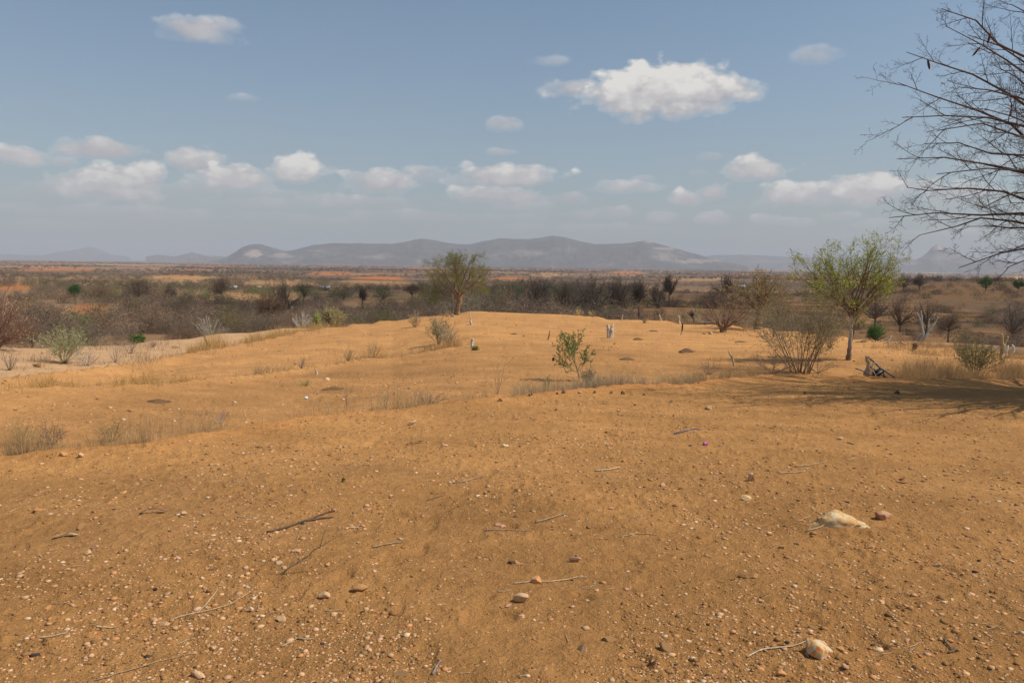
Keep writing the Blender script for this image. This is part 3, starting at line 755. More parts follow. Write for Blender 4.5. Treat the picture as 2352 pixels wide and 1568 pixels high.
# low spreading leafless bush
p, t = at(1660, 763); H = s_at(t, 84)
prmL = [dict(n=8, ang=36, len=1, wig=.12, up=.03, seg=6, t0=.15, taper=.4), dict(n=7, ang=38, len=.6, wig=.16, up=.05, seg=5, rr=.5, t0=.1), dict(n=0, ang=40, len=.55, wig=.2, seg=4, rr=.5)]
woody('spreading_bush', 'reddish-brown leafless bush fanning out from a short split trunk beside the round-crowned tree', 'bush', p, None,
      [([(0, 0, -.05), (-.05 * H, 0, .14 * H), (-.13 * H, 0, .28 * H)], [.06 * H, .05 * H, .03 * H]), ([(0, 0, -.05), (.08 * H, 0, .14 * H), (.18 * H, 0, .3 * H)], [.06 * H, .045 * H, .03 * H])],
      [(np.array([math.cos(rad(i * 137.5)) * .07, math.sin(rad(i * 137.5)) * .05, .12]) * H, ldir(i * 137.5, [75, 25, 45, 18, 60, 35, 12, 68, 40, 28, 50, 20, 65, 32][i]), H * .82, .016 * H) for i in range(14)],
      prmL, np.array([.32, .21, .12]), twigbark=np.array([.25, .15, .10]))
# big multi-stem shrub on the bund
p, t = at(1838, 856); H = s_at(t, 214)
prmS = [dict(n=8, ang=32, len=1, wig=.13, up=.02, seg=9, t0=.22, taper=.3), dict(n=7, ang=40, len=.42, wig=.16, up=.05, seg=5, rr=.5, t0=.15, leafy=True), dict(n=2, ang=45, len=.42, wig=.2, seg=3, rr=.55, leafy=True), dict(n=0, ang=40, len=.5, wig=.2, seg=3, rr=.6)]
limbs = []
for i in range(23):
    a_ = i * 137.5; e_ = [84, 72, 58, 80, 62, 76, 52, 86, 70, 60, 78, 56, 74, 82, 50, 68, 79, 64, 54, 72, 60, 77, 66][i]
    limbs.append((np.array([math.cos(rad(a_)) * random.uniform(.02, .10), math.sin(rad(a_)) * .05, -.02]) * H, ldir(a_, e_) + rdir() * .14, H * random.uniform(.55, .92), random.uniform(.003, .0062) * H))
woody('stem_shrub', 'tall many-stemmed shrub with small olive leaves at the right end of the earth bank', 'shrub', p, None,
      [([(0, 0, -.05), (.01 * H, 0, .10 * H)], [.012 * H, .008 * H])], limbs, prmS, np.array([.24, .17, .11]),
      [(2, .03, .036, .016, (.42, .37, .18)), (1, .03, .035, .016, (.34, .29, .13))], twigbark=np.array([.27, .2, .14]))
# its bare low skirt is another dead bush
prmD = [dict(n=6, ang=35, len=1, wig=.14, up=.0, seg=7, t0=.2, taper=.3), dict(n=5, ang=40, len=.5, wig=.2, up=.03, seg=4, rr=.5, t0=.1), dict(n=0, ang=40, len=.5, wig=.2, seg=3, rr=.6)]
_ = woody('dead_bush', 'low dead bush of thin grey twigs sprawling left of the tall many-stemmed shrub', 'bush', at(1775, 858)[0], None,
      [([(0, 0, -.05), (0, 0, .04)], [.02, .012])], [(np.array([0, 0, 0.]), ldir(i * 137.5, [20, 35, 12, 50, 28, 40, 16, 60, 24, 32, 14, 45][i]), .62, .008) for i in range(12)], prmD, np.array([.24, .17, .13]))
root = woody('dead_bush', 'dead bush of arching grey twigs sprawling right of the tall many-stemmed shrub', 'bush', at(1878, 857)[0], None,
      [([(0, 0, -.05), (0, 0, .04)], [.02, .012])], [(np.array([0, 0, 0.]), ldir(i * 137.5, [24, 38, 14, 50, 28, 42, 18, 62, 24, 32][i]), .6, .008) for i in range(10)], prmD, np.array([.22, .16, .12]))

# green thorn shrub
p, t = at(1331, 874); H = s_at(t, 104)
prmG = [dict(n=6, ang=38, len=1, wig=.12, up=.05, seg=7, t0=.25, taper=.3, leafy=True), dict(n=4, ang=45, len=.45, wig=.16, up=.06, seg=5, rr=.55, t0=.15, leafy=True), dict(n=0, ang=40, len=.5, wig=.2, seg=3, rr=.6)]
woody('thorn_shrub', 'bright green thorny shrub leaning left above the straw-coloured grass', 'shrub', p, None,
      [([(0, 0, -.05), (-.02 * H, 0, .14 * H), (-.08 * H, 0, .32 * H), (-.16 * H, 0, .5 * H)], [.016 * H, .013 * H, .011 * H, .007 * H])],
      [(np.array(s_) * H, ldir(a_, e_), l_ * H, .008 * H) for s_, a_, e_, l_ in [((-.02, 0, .15), 170, 35, .62), ((-.03, 0, .2), 20, 45, .5), ((-.06, 0, .28), 185, 42, .72), ((-.08, 0, .32), 150, 62, .6), ((-.1, 0, .38), 100, 75, .62), ((-.12, 0, .42), 175, 48, .62), ((-.15, 0, .48), 165, 70, .5), ((-.16, 0, .5), 60, 78, .55), ((-.05, 0, .22), 10, 58, .5), ((-.02, 0, .16), 200, 22, .5), ((-.1, 0, .36), 250, 60, .5)]],
      prmG, np.array([.42, .28, .14]), [(20, .012, .024, .011, (.17, .27, .07)), (8, .012, .02, .009, (.34, .38, .13))], twigbark=np.array([.3, .24, .12]))

# big leafless tree reaching in from the right
TR = on(0, 5)
tx, ty = 13.2, 14.6
tz = hz(tx, ty); root = empty('bare_tree', (tx, ty, tz), 'large leafless tree whose fine drooping twigs reach in from the right edge', 'tree')
tb = MB(); br = MB(); out = []
tube(tb, [(0, 0, -.3), (.05, 0, .8), (-.05, 0, 1.7), (-.2, 0, 2.5)], [.26, .2, .18, .16], 12, (.24, .19, .15))
prmB = [dict(n=9, ang=38, len=1, wig=.10, up=0, seg=9, t0=.25, taper=.3), dict(n=6, ang=38, len=.27, wig=.16, up=.03, seg=5, rr=.5, t0=.15), dict(n=5, ang=42, len=.5, wig=.20, up=.03, seg=4, rr=.55, t0=.12), dict(n=2, ang=45, len=.5, wig=.25, up=.03, seg=3, rr=.6, t0=.2), dict(n=0, ang=45, len=.5, wig=.25, seg=3, rr=.6)]
tg = [(2150, 60, 16), (2130, 300, 12), (2260, 150, 16), (2320, 250, 13),
      (2140, 20, 13), (2040, 190, 14), (2060, 120, 16), (2050, 270, 13), (2040, 365, 14.5), (2060, 430, 16), (2020, 500, 13.5), (2090, 540, 15), (2180, 615, 13), (2100, 330, 17), (2200, 80, 15), (2230, 480, 12), (2290, 615, 15), (2180, 200, 12.5), (2260, 350, 17), (2300, 10, 13), (2130, 400, 12), (2330, 560, 13.5), (2200, 520, 17.5), (2240, 250, 11.5),
      (2500, 620, 12), (2600, 100, 12), (2700, 300, 18), (2450, 200, 18), (2600, 480, 19), (2500, 400, 11), (2800, 250, 11), (2420, 20, 16), (2900, 400, 19), (2350, 330, 19), (2450, 520, 17), (2550, 0, 17)] + [(random.uniform(2400, 3300), random.uniform(-100, 560), random.uniform(10.5, 20)) for _ in range(40)] + [(random.uniform(2380, 2950), random.uniform(-60, 520), random.uniform(12.8, 17.5)) for _ in range(26)]  # random limbs past the frame edge, added to thicken the tree's ground shadow
for px_, py_, yd in tg:
    if px_ < 2352: px_ += 22
    d = ray(px_, py_); k = yd / d[1]; T = np.array([d[0] * k - tx, yd - ty, CAMZ + d[2] * k - tz])
    S = np.array([-.2 + random.uniform(-.1, .1), 0, random.uniform(1.9, 2.6)])
    n = 10; tt = np.linspace(0, 1, n)
    L = np.linalg.norm(T - S)
    mid = (S + T) / 2 + np.array([0, 0, .20 * L]) + rdir() * .08 * L
    pts = (1 - tt)[:, None] ** 2 * S + 2 * ((1 - tt) * tt)[:, None] * mid + (tt ** 2)[:, None] * T
    pts[1:-1] += RG.normal(size=(n - 2, 3)) * .05
    rr = np.linspace(.055, .006, n) * (1.4 if px_ > 2400 else 1)
    tube(br, pts, rr, 6, vary((.10, .075, .065), .1))
    ph = random.uniform(0, 6)
    for q in range(13):
        f = .25 + .75 * (q + random.random()) / 13; i = min(int(f * (n - 1)), n - 2); w = f * (n - 1) - i
        pos = pts[i] * (1 - w) + pts[i + 1] * w; dd = unit(pts[i + 1] - pts[i])
        a = unit(np.cross(dd, [.1, .2, 1])); b = np.cross(dd, a); ph += 2.4
        ang = rad(random.uniform(22, 48)); nd = dd * math.cos(ang) + (a * math.cos(ph) + b * math.sin(ph)) * math.sin(ang)
        grow([br], pos, nd, random.uniform(.55, 1.2) * (1.15 - .5 * f) * (1.3 if px_ > 2400 else 1), .013 * (1.2 - f * .6), 1, [None, dict(n=5, ang=38, wig=.14, up=.01, seg=6, t0=.15, taper=.35), dict(n=4, ang=42, len=.48, wig=.2, up=.02, seg=4, rr=.6, t0=.12), dict(n=2, ang=45, len=.5, wig=.25, seg=3, rr=.65, t0=.2), dict(n=0, ang=45, len=.5, wig=.25, seg=2, rr=.7)], out, np.array([.10, .075, .065]))
tb.build('trunk', M_bark, root, smooth=True); br.build('branches', M_twig, root)
for px_, py_, yd, tilt in ((2133, 148, 13.2, .25), (2272, 88, 13, -.2), (2243, 118, 14, -.8)):
    d = ray(px_, py_); k = yd / d[1]; c = np.array([d[0] * k - tx, yd - ty, CAMZ + d[2] * k - tz])
    pb = MB(); ax = np.array([-tilt, 0, 1]) * .085
    tube(pb, [c + ax, c + ax * .6, c, c - ax * .6, c - ax], [.004, .016, .019, .016, .004], 6, (.13, .05, .03))
    pb.build('seed_pod', M_bark, root, smooth=True)

# left edge reddish tree
p, t = at(-12, 803); H = s_at(t, 134)
woody('leafless_tree', 'reddish leafless tree cut by the left edge with a few ochre leaves', 'tree', p, None,
      [([(0, 0, -.1), (.05 * H, 0, .08 * H), (.16 * H, 0, .16 * H)], [.045 * H, .035 * H, .02 * H])],
      [(np.array([.02, 0, .03 + .01 * i]) * H, ldir(a_, e_), l_ * H, .018 * H) for i, (a_, e_, l_) in enumerate([(0, 30, .6), (10, 45, .62), (350, 18, .5), (20, 62, .7), (340, 55, .65), (90, 70, .7), (180, 40, .6), (200, 60, .7), (150, 25, .5), (5, 78, .8), (300, 40, .5)])],
      prmR[:1] + prmL[1:], np.array([.22, .13, .09]), [(.5, .04, .09, .05, (.5, .32, .12))], twigbark=np.array([.24, .14, .10]))

# ------------------------------------------------------------------ shrubs along the hill, each its own
def shrub(name, label, cat, px, py, wpx, hpx, col, leaf=None, stems=10, twigs=6, group=None, up=.03, lw=(.04, .02), th=.006, dy=None, per=3):
    p, t = at(px, py) if dy is None else (on(px, dy), dy)
    H = s_at(t, hpx); Wd = s_at(t, wpx) / 2
    root = empty(name, p, label, cat, group)
    br = MB(); out = []; th = max(th, t * .00022)
    for i in range(stems):
        a_ = i * 2.4 + random.uniform(-.3, .3); f = math.sqrt((i + .5) / stems)
        d = np.array([math.cos(a_) * f * Wd, math.sin(a_) * f * Wd, H * (1 - .45 * f * f) * random.uniform(.8, 1.1)])
        L = np.linalg.norm(d)
        grow([br], np.array([math.cos(a_), math.sin(a_), 0]) * .04 * Wd - [0, 0, .02], d, L * .85, th * 1.6, 0,
             [dict(n=twigs, ang=34, wig=.12, up=up, seg=6, t0=.2, taper=.35, leafy=True), dict(n=3, ang=40, len=.42, wig=.2, up=up, seg=4, rr=.6, t0=.15, leafy=True), dict(n=0, ang=40, len=.5, wig=.2, seg=3, rr=.7)], out, col)
    br.build('stems', M_twig, root)
    if leaf is not None:
        lf = MB(); P, Dd = leaf_pts(out, per, .03)
        cards(lf, P, Dd, RG.uniform(.6, 1.3, len(P)) * lw[0], lw[1], leaf); lf.build('foliage', M_leaf, root)
    return root
shrub('shrub', 'grey-green wispy shrub in front of the crest tree', 'shrub', 1008, 790, 66, 74, (.42, .34, .20), (.26, .26, .15), 18, 7, lw=(.06, .02))
shrub('shrub', 'straw-coloured shrub half hiding the gully below the grey-green wispy shrub', 'shrub', 1030, 796, 56, 52, (.44, .33, .20), (.42, .33, .18), 16, 6, lw=(.05, .015))
shrub('shrub', 'small grey dry shrub left of the wispy shrub before the crest tree', 'shrub', 953, 752, 40, 46, (.42, .31, .19), (.36, .28, .17), 14, 5, lw=(.05, .015))
shrub('shrub', 'pale bushy shrub lit by the sun at the thicket edge left of the mound', 'shrub', 764, 752, 62, 58, (.42, .34, .2), (.42, .36, .18), 20, 7, dy=62, lw=(.16, .06), per=4)
shrub('shrub', 'yellowish-green young shrub against the thicket edge', 'shrub', 727, 754, 22, 38, (.4, .38, .2), (.38, .40, .14), 9, 5, dy=61, lw=(.16, .06))
shrub('dead_shrub', 'tangle of bleached grey branches at the thicket edge left of the mound', 'shrub', 694, 752, 60, 54, (.52, .46, .38), None, 13, 5, dy=63, th=.022)
shrub('dead_shrub', 'bleached leafless shrub spreading pale branches in the left thicket', 'shrub', 482, 757, 78, 58, (.42, .37, .30), None, 13, 5, dy=72, th=.022)
shrub('shrub', 'pale olive bush on the pinkish eroded slope at left', 'shrub', 148, 834, 104, 88, (.44, .38, .24), (.34, .34, .17), 22, 7, lw=(.09, .035), per=4)
shrub('dead_shrub', 'low grey leafless shrub right of the pale olive bush', 'shrub', 200, 840, 78, 44, (.42, .33, .25), None, 16, 6)
shrub('shrub', 'bright green round bush in the left thicket edge', 'shrub', 312, 772, 30, 26, (.2, .24, .06), (.12, .22, .03), 16, 6, dy=66, lw=(.13, .06), per=7)
shrub('dead_shrub', 'small grey thorny shrub at the left edge on the eroded slope', 'shrub', 22, 850, 46, 56, (.34, .25, .19), None, 12, 6)
shrub('dead_shrub', 'sparse leafless shrub on the eroded slope between bushes', 'shrub', 265, 832, 40, 44, (.36, .27, .2), None, 8, 4)
shrub('shrub', 'tiny brown shrub on the pink slope', 'shrub', 352, 797, 26, 20, (.34, .24, .17), None, 12, 5)
shrub('dead_shrub', 'thin grey shrub on the pink slope beneath the thicket', 'shrub', 300, 812, 50, 34, (.36, .28, .21), None, 10, 5)
shrub('shrub', 'broad olive shrub among dry grass at the right edge', 'shrub', 2238, 862, 110, 84, (.30, .23, .13), (.20, .20, .08), 22, 8, lw=(.045, .018), per=4)
shrub('dead_shrub', 'thin leafless shrub left of the broad olive shrub', 'shrub', 2118, 862, 50, 46, (.34, .26, .16), None, 9, 5)
shrub('dead_shrub', 'grey sapling with pale stems at the edge of the hill left of the spreading bush', 'sapling', 1603, 742, 40, 52, (.50, .44, .36), (.3, .34, .1), 9, 4, lw=(.1, .05), per=1)
shrub('shrub', 'dusty shrub with grey stems between the many-stemmed shrub and the white trunk', 'shrub', 1905, 800, 60, 84, (.36, .29, .19), (.28, .26, .12), 12, 6, lw=(.06, .025), per=2)
shrub('shrub', 'grey-brown clump in the straw at the middle of the earth bank', 'shrub', 1352, 886, 52, 46, (.36, .27, .15), (.34, .30, .18), 16, 6, lw=(.03, .008), per=5)
shrub('weed', 'small branching green-brown weed on the bank left of the thorn shrub', 'weed', 1258, 897, 30, 42, (.36, .26, .11), (.14, .2, .06), 5, 4, lw=(.02, .012), per=2)
shrub('weed', 'dark dry weed with crossing stems on the bank at the far left', 'weed', 118, 1020, 76, 50, (.20, .13, .09), None, 14, 5, th=.003)
shrub('weed', 'dry greenish twigs poking up at the left end of the bank', 'weed', 48, 1022, 60, 62, (.38, .27, .11), None, 11, 5, th=.003)
shrub('weed', 'cluster of thin upright stalks near the left gap in the bank', 'weed', 258, 1012, 90, 52, (.40, .28, .12), None, 18, 4, th=.003)
shrub('weed', 'bluish-grey spindly weed just beyond the low left bank', 'weed', 510, 972, 34, 40, (.26, .2, .2), None, 5, 5, th=.003)
shrub('weed', 'tall single twig standing on the bank near the dark soil patch', 'weed', 797, 942, 14, 92, (.30, .19, .12), None, 3, 3, th=.003)
shrub('weed', 'forked weed with green tips on the middle of the bank', 'weed', 884, 938, 56, 58, (.30, .24, .14), None, 7, 4, th=.0035)
shrub('dead_branch', 'fallen grey branch with many twigs lying along the bank', 'branch', 985, 928, 130, 34, (.27, .2, .15), None, 16, 5, th=.004, up=0)
shrub('weed', 'sparse dry weed standing on the sand before the bank grass', 'weed', 1142, 905, 56, 96, (.40, .3, .18), None, 5, 4, th=.003)
shrub('dead_shrub', 'low leafless shrub at the right end of the grassy bank', 'shrub', 1628, 860, 62, 40, (.30, .22, .14), None, 14, 5, th=.004)
shrub('dead_shrub', 'wispy straw bush clinging to the second bank', 'shrub', 858, 820, 56, 44, (.44, .31, .16), None, 16, 5)
shrub('dead_shrub', 'thin straw bush on the left part of the second bank', 'shrub', 800, 828, 50, 34, (.44, .31, .16), None, 12, 5)
shrub('dead_shrub', 'short brown weed on the second bank near its left end', 'shrub', 692, 846, 30, 36, (.36, .26, .16), None, 9, 5)
shrub('weed', 'green-tinged grass tuft alone on the sand left of centre', 'weed', 700, 886, 40, 18, (.36, .30, .10), None, 22, 2, th=.003)
shrub('weed', 'low green weed at the foot of the upright stump', 'weed', 1091, 804, 22, 12, (.26, .24, .07), (.2, .22, .06), 14, 2)
shrub('weed', 'green weed tuft beside the small skyline stake', 'weed', 1480, 742, 20, 14, (.34, .3, .12), None, 16, 2)
shrub('shrub', 'low green bush showing over the crest right of the crest tree', 'shrub', 1105, 716, 32, 16, (.26, .26, .1), (.2, .26, .09), 14, 4, dy=58, lw=(.12, .05))
for i, (x_, w_, h_) in enumerate(((1052, 26, 14), (1075, 20, 16), (1128, 26, 14), (1165, 22, 16), (1205, 26, 14), (1262, 22, 14), (1330, 30, 22), (1360, 26, 18), (1010, 30, 20), (930, 20, 16))):
    shrub('grass_tuft', 'straw-coloured grass tuft fringing the hill crest', 'grass tuft', x_, 716, w_, h_, (.46, .33, .16), None, 20, 2, dy=[59, 59, 59, 59, 59, 59, 57, 56, 57, 54][i], group='grass tufts along the crest')

# ------------------------------------------------------------------ stumps, stakes, dead wood
def wood(name, label, cat, px, py, paths, col=(.62, .54, .42), dark=None, group=None, mat=None, part=None):
    """paths in pixels relative to the base: [([(dx,dy up),...],[radii px])]"""
    p, t = at(px, py); k = t / F
    mb = MB()
    for q, (pts, R) in enumerate(paths):
        P = np.array([(a * k, RG.uniform(-.3, .3) * max(R) * k, b * k) for a, b in pts]); n = len(P) * 4
        tt = np.linspace(0, len(P) - 1, n); PP = np.stack([np.interp(tt, np.arange(len(P)), P[:, i]) for i in range(3)], 1)
        RR = np.interp(tt, np.arange(len(R)), R) * k * (1 + RG.uniform(-.12, .12, n))
        PP[1:-1] += RG.normal(size=(n - 2, 3)) * RR[1:-1, None] * .12
        c = np.tile(col, (n, 1)) * RG.uniform(.8, 1.1, (n, 1))
        if dark: c = np.where(((tt / (len(P) - 1) > dark[0]) & (tt / (len(P) - 1) < dark[1]))[:, None], np.array([.05, .035, .025]), c)
        tube(mb, PP, RR, 9, c)
    o = mb.build(name, M_wood, smooth=True); o.location = p
    return tag(o, label, cat, group)
wood('tree_stump', 'pale split stump with two prongs standing mid-hill', 'stump', 1401, 776, [([(-2, -4), (-4, 14), (-6, 30)], [4.5, 4, 3.4]), ([(4, -4), (4, 14), (4, 24), (8, 35)], [4.5, 4, 3.6, .8]), ([(1, -4), (1, 12)], [6, 4])])
wood('tree_stump', 'tall thin pale stake with a broken foot just below the crest tree', 'stump', 1081, 746, [([(2, -3), (0, 8), (1, 12)], [3.2, 3, 1]), ([(0, 8), (-1, 20), (-2, 28)], [1.2, 1.4, 1])])
wood('tree_stump', 'squat pale post above the low green weed', 'stump', 1084, 800, [([(0, -3), (0, 12), (1, 22)], [3.6, 3.4, 3.2])])
wood('tree_stump', 'little split pale peg standing on the second terrace left of centre', 'stump', 727, 860, [([(1, -3), (-1, 6), (-2, 12)], [2, 2, 1.2]), ([(3, -3), (1, 5), (0, 11)], [1.8, 1.8, .8])])
wood('stake', 'dark leaning stake in the golden grass on the left slope', 'stake', 474, 798, [([(3, -3), (0, 14), (-6, 30)], [1.8, 1.6, 1.5])], (.16, .1, .07))
wood('stake', 'slender charred stake standing between two soil heaps', 'stake', 1565, 770, [([(-2, -2), (1, 8), (2, 18), (2, 29)], [1, 1.4, 2, 1])], (.5, .4, .28), dark=(.35, .98))
wood('tree_stump', 'round-topped pale post on the right skyline of the hill', 'stump', 1559, 742, [([(0, -3), (0, 8), (0, 16)], [3.4, 3.2, 3.4])], (.60, .47, .30))
wood('stake', 'thin curved pale stake on the right skyline', 'stake', 1517, 738, [([(1, -3), (0, 7), (-3, 15)], [1.8, 1.6, 1])])
wood('stake', 'short leaning pale stake on the right skyline beside the curved one', 'stake', 1497, 734, [([(3, -3), (0, 3), (-3, 7)], [1.4, 1.4, .7])])
wood('stake', 'small dark-footed stake at the start of the right skyline', 'stake', 1427, 736, [([(-1, -4), (1, 4), (3, 13)], [1.5, 1.5, 1])], (.6, .48, .32), dark=(0, .25))
wood('stake', 'pale greenish stake leaning left near the spreading twigs', 'stake', 1686, 840, [([(1, -2), (-4, 14), (-7, 22), (-14, 34)], [2.2, 2, 2.4, 1.2])], (.50, .44, .27))
wood('dead_tree', 'bleached Y-shaped dead tree standing below the right skyline', 'dead tree', 2117, 792, [([(0, -6), (0, 8), (2, 24), (-6, 50), (-14, 66)], [4, 3, 2.4, 2, 1.3]), ([(3, 12), (12, 28), (24, 46), (30, 58)], [2.6, 2.4, 2, 1.6]), ([(0, 26), (-2, 44), (-4, 56), (-6, 70)], [2.2, 2, 2, 1]), ([(12, 28), (11, 44), (12, 54)], [1.2, 1.2, .6]), ([(-2, 16), (-7, 24)], [1.4, 1.2])], (.50, .45, .36))
wood('tree_stump', 'forked cut trunk at the right edge with knobbly top', 'stump', 2301, 826, [([(0, -4), (-2, 14), (0, 26), (-3, 44), (-4, 50)], [3.2, 3, 4, 2.4, 2]), ([(1, 24), (5, 36), (9, 46)], [3, 2.4, 2.4])], (.46, .36, .20))
wood('bent_root', 'white bent hoop of wood leaning at the right edge', 'dead wood', 2318, 820, [([(-6, -2), (-7, 10), (-5, 20), (-3, 22)], [1.8, 2, 2, 1.2]), ([(3, 4), (8, 12), (7, 20), (4, 24)], [1.6, 2, 2.2, 1.6])], (.70, .68, .62))
wood('tree_stump', 'tiny white curved stump on the stony skyline right of the white trunk', 'stump', 2042, 790, [([(-3, -3), (-1, 8), (4, 17)], [2, 1.8, 1.6])], (.72, .68, .58))
wood('tree_stump', 'small charred stump on the right skyline beside the Y-shaped dead tree', 'stump', 2101, 802, [([(0, -2), (0, 6), (1, 11)], [5, 5, 4])], (.10, .07, .05))
wood('tree_stump', 'brown knotted stub behind the many-stemmed shrub', 'stump', 1777, 774, [([(0, -3), (0, 14), (-1, 22)], [2.6, 2.6, 4]), ([(0, 20), (6, 26)], [2, 1.6])], (.34, .24, .15))
wood('tree_stump', 'burnt black stub on the sand left of the thorn shrub', 'stump', 1271, 829, [([(0, -2), (0, 6), (2, 9)], [2.6, 2.6, 1.4])], (.05, .035, .03))
wood('tree_stump', 'short brown stub behind the top of the thorn shrub', 'stump', 1261, 780, [([(-3, -2), (0, 10), (2, 22)], [2, 1.6, .8])], (.36, .22, .12))
wood('fallen_log', 'bleached log lying on the crest beside the spreading bush', 'log', 1622, 742, [([(-22, 1), (0, 1), (18, 2)], [1.6, 2, 1.2]), ([(-4, 2), (14, 8), (22, 6)], [1, 1.2, .6])], (.62, .50, .36))
wood('fallen_log', 'brown broken log with pale splinters near the white trunk', 'log', 1980, 786, [([(-14, 0), (0, 2), (18, 0)], [.8, 1.2, .6]), ([(-2, 1), (8, 5), (10, 7)], [2.5, 2, .8])], (.40, .26, .15))
wood('fallen_branch', 'white fallen branches lying in the field beyond the crest', 'branch', 1413, 682, [([(-12, 0), (0, 6), (10, 9)], [1.4, 1.6, .8]), ([(-4, 0), (6, 4), (13, 3)], [1.3, 1.2, .8]), ([(-2, 3), (2, 12)], [1, .6]), ([(3, 5), (10, 14)], [.9, .5])], (.62, .58, .52))

# ------------------------------------------------------------------ soil heaps
def heap(label, px, py, wpx, hpx, name='soil_heap'):
    p, t = at(px, py); w = s_at(t, wpx) / 2; h = s_at(t, hpx) * .85
    n = 26; r = np.linspace(0, 1.15, n); a = np.linspace(0, 2 * math.pi, 40, endpoint=False)
    Rr, A = np.meshgrid(r, a, indexing='ij')
    x = Rr * np.cos(A) * w; y = Rr * np.sin(A) * w * .9
    k = fbm(x / w * 1.7 + px, y / w * 1.7, seed=5, octv=3)
    zz = h * np.clip(1 - (Rr * (1 + .35 * k)) ** 1.7, -.25, 1) + fbm(x / .05, y / .05, seed=int(px), octv=2) * min(.012, h * .2)
    gz = Hn((x + p[0]).ravel(), (y + p[1]).ravel()).reshape(x.shape) - p[2]
    V = np.stack([x, y, zz + gz - .01], -1).reshape(-1, 3)
    i = np.arange(n - 1)[:, None] * 40; j = np.arange(40)[None, :]; kk = (j + 1) % 40
    mb = MB(); mb.add(V, np.stack([i + j, i + 40 + j, i + 40 + kk, i + kk], -1).reshape(-1, 4), (.2, .1, .04))
    o = mb.build(name, M_heap, smooth=True); o.location = p
    tag(o, label, 'soil heap')
heap('cone-shaped dark soil heap on the sand below the charred stake', 1576, 808, 40, 10)
heap('dark soil heap with a white stone on its near side', 1440, 826, 40, 7)
heap('dark soil heap right of the split stump', 1464, 781, 26, 7)
heap('faint low soil heap on the slope below the skyline stakes', 1500, 761, 26, 4)
heap('small dark soil heap on the mound left of the split stump', 1180, 768, 20, 4)
heap('dark spread of crumbly soil left of centre beside the tall twig', 766, 893, 62, 7)
heap('dark crumbly soil patch on the left terrace', 365, 923, 54, 8)
heap('low dark heap behind the many-stemmed shrub', 1700, 832, 36, 6)
heap('dark soil smear near the spreading bush foot', 1702, 786, 30, 4)

# ------------------------------------------------------------------ plough
def plough():
    p, t = at(2010, 866); k = t / F * .108
    root = empty('plough', p, 'blue steel plough frame with pale hoop lying tipped on the shaded bank', 'plough')
    L = lambda x, z, y=0: np.array([(x - 1000) * k, y, (740 - z) * k])
    blue, nb_, b = newmat('blue_steel', .55, .5)
    b.inputs['Base Color'].default_value = (.055, .085, .13, 1)
    n_ = noise(nb_, objc(nb_), 40, 4, .7)
    nb_.links.new(ramp(nb_, n_, [(.4, (.045, .075, .12)), (.62, (.10, .13, .17)), (.75, (.16, .10, .07))]), b.inputs['Base Color'])
    blk = mat_plain('black_iron', (.03, .03, .035)); pal = mat_plain('pale_hoop', (.55, .47, .38)); wd = mat_bark('plough_wood')
    def bar(name, P, R, m, s=6):
        mb = MB(); tube(mb, P, R, s, (.45, .34, .22)); mb.build(name, m, root, smooth=True)
    bar('beam', [L(850, 345, .02), L(900, 385, .02), L(1080, 560, 0), L(1365, 742, -.04)], .017, blue)
    bar('beam', [L(930, 540, .12), L(1100, 680, .08), L(1290, 772, .04)], .015, blue)
    bar('handle', [L(575, 568, -.08), L(690, 600, -.07), L(900, 700, -.03), L(990, 715, 0)], .0125, blue)
    bar('brace', [L(1150, 640, .0), L(1180, 690, .03), L(1210, 760, .06)], .011, blk)
    bar('hoop', [L(1000, 725, -.05), L(950, 640, -.05), L(915, 560, -.04), L(925, 490, -.03), L(970, 460, -.02), L(1030, 480, 0), L(1090, 515, .02), L(1105, 560, .03)], .0085, pal, 6)
    mb = MB()
    q = [L(930, 700, -.06), L(1090, 600, -.04), L(1180, 640, .02), L(1060, 725, -.02)]
    up = np.array([0, .01, .014])
    V = [v for v in q] + [v + up + np.array([0, .05, .03]) for v in q]
    mb.add(V, [(0, 1, 2, 3), (7, 6, 5, 4), (0, 4, 5, 1), (1, 5, 6, 2), (2, 6, 7, 3), (3, 7, 4, 0)], (.03, .03, .035))
    mb.build('share', blk, root)
    bar('share_edge', [L(985, 685, -.075), L(1105, 612, -.06)], .007, mat_plain('worn_metal', (.6, .58, .54)), 5)
    mb = MB()
    tube(mb, [L(800, 340, .0), L(830, 420, .02), L(870, 480, .03), L(870, 560, .04), L(850, 660, .05), L(840, 720, .06)], [.018, .034, .03, .04, .058, .06], 8, (.48, .36, .22))
    tube(mb, [L(800, 335, 0), L(880, 380, 0), L(905, 430, 0)], [.012, .018, .012], 7, (.3, .2, .12))
    mb.build('wooden_foot', wd, root, smooth=True)
plough()

# ------------------------------------------------------------------ stones
def ico(sub):
    import bmesh
    bm = bmesh.new(); bmesh.ops.create_icosphere(bm, subdivisions=sub, radius=1)
    V = np.array([v.co[:] for v in bm.verts]); Fc = np.array([[v.index for v in f.verts] for f in bm.faces]); bm.free()
    return V, Fc
I3 = ico(4); I1 = ico(1); I2 = ico(2)
def rockV(base, seed, cuts=9, rough=.10, asp=(1, .8, .6)):
    V = base[0].copy(); r = np.random.default_rng(seed)
    for _ in range(cuts):
        n = unit(r.normal(size=3)); d = r.uniform(.38, .74)
        s = V @ n; V = V - np.maximum(s - d, 0)[:, None] * n
    k = 1 + rough * fbm(V[:, 0] * 2.3 + seed, V[:, 1] * 2.3, V[:, 2] * 2.3, seed=seed, octv=4)
    V = V * k[:, None] * np.array(asp)
    V = V / np.abs(V[:, 0]).max()
    return V
ROCKM = {}
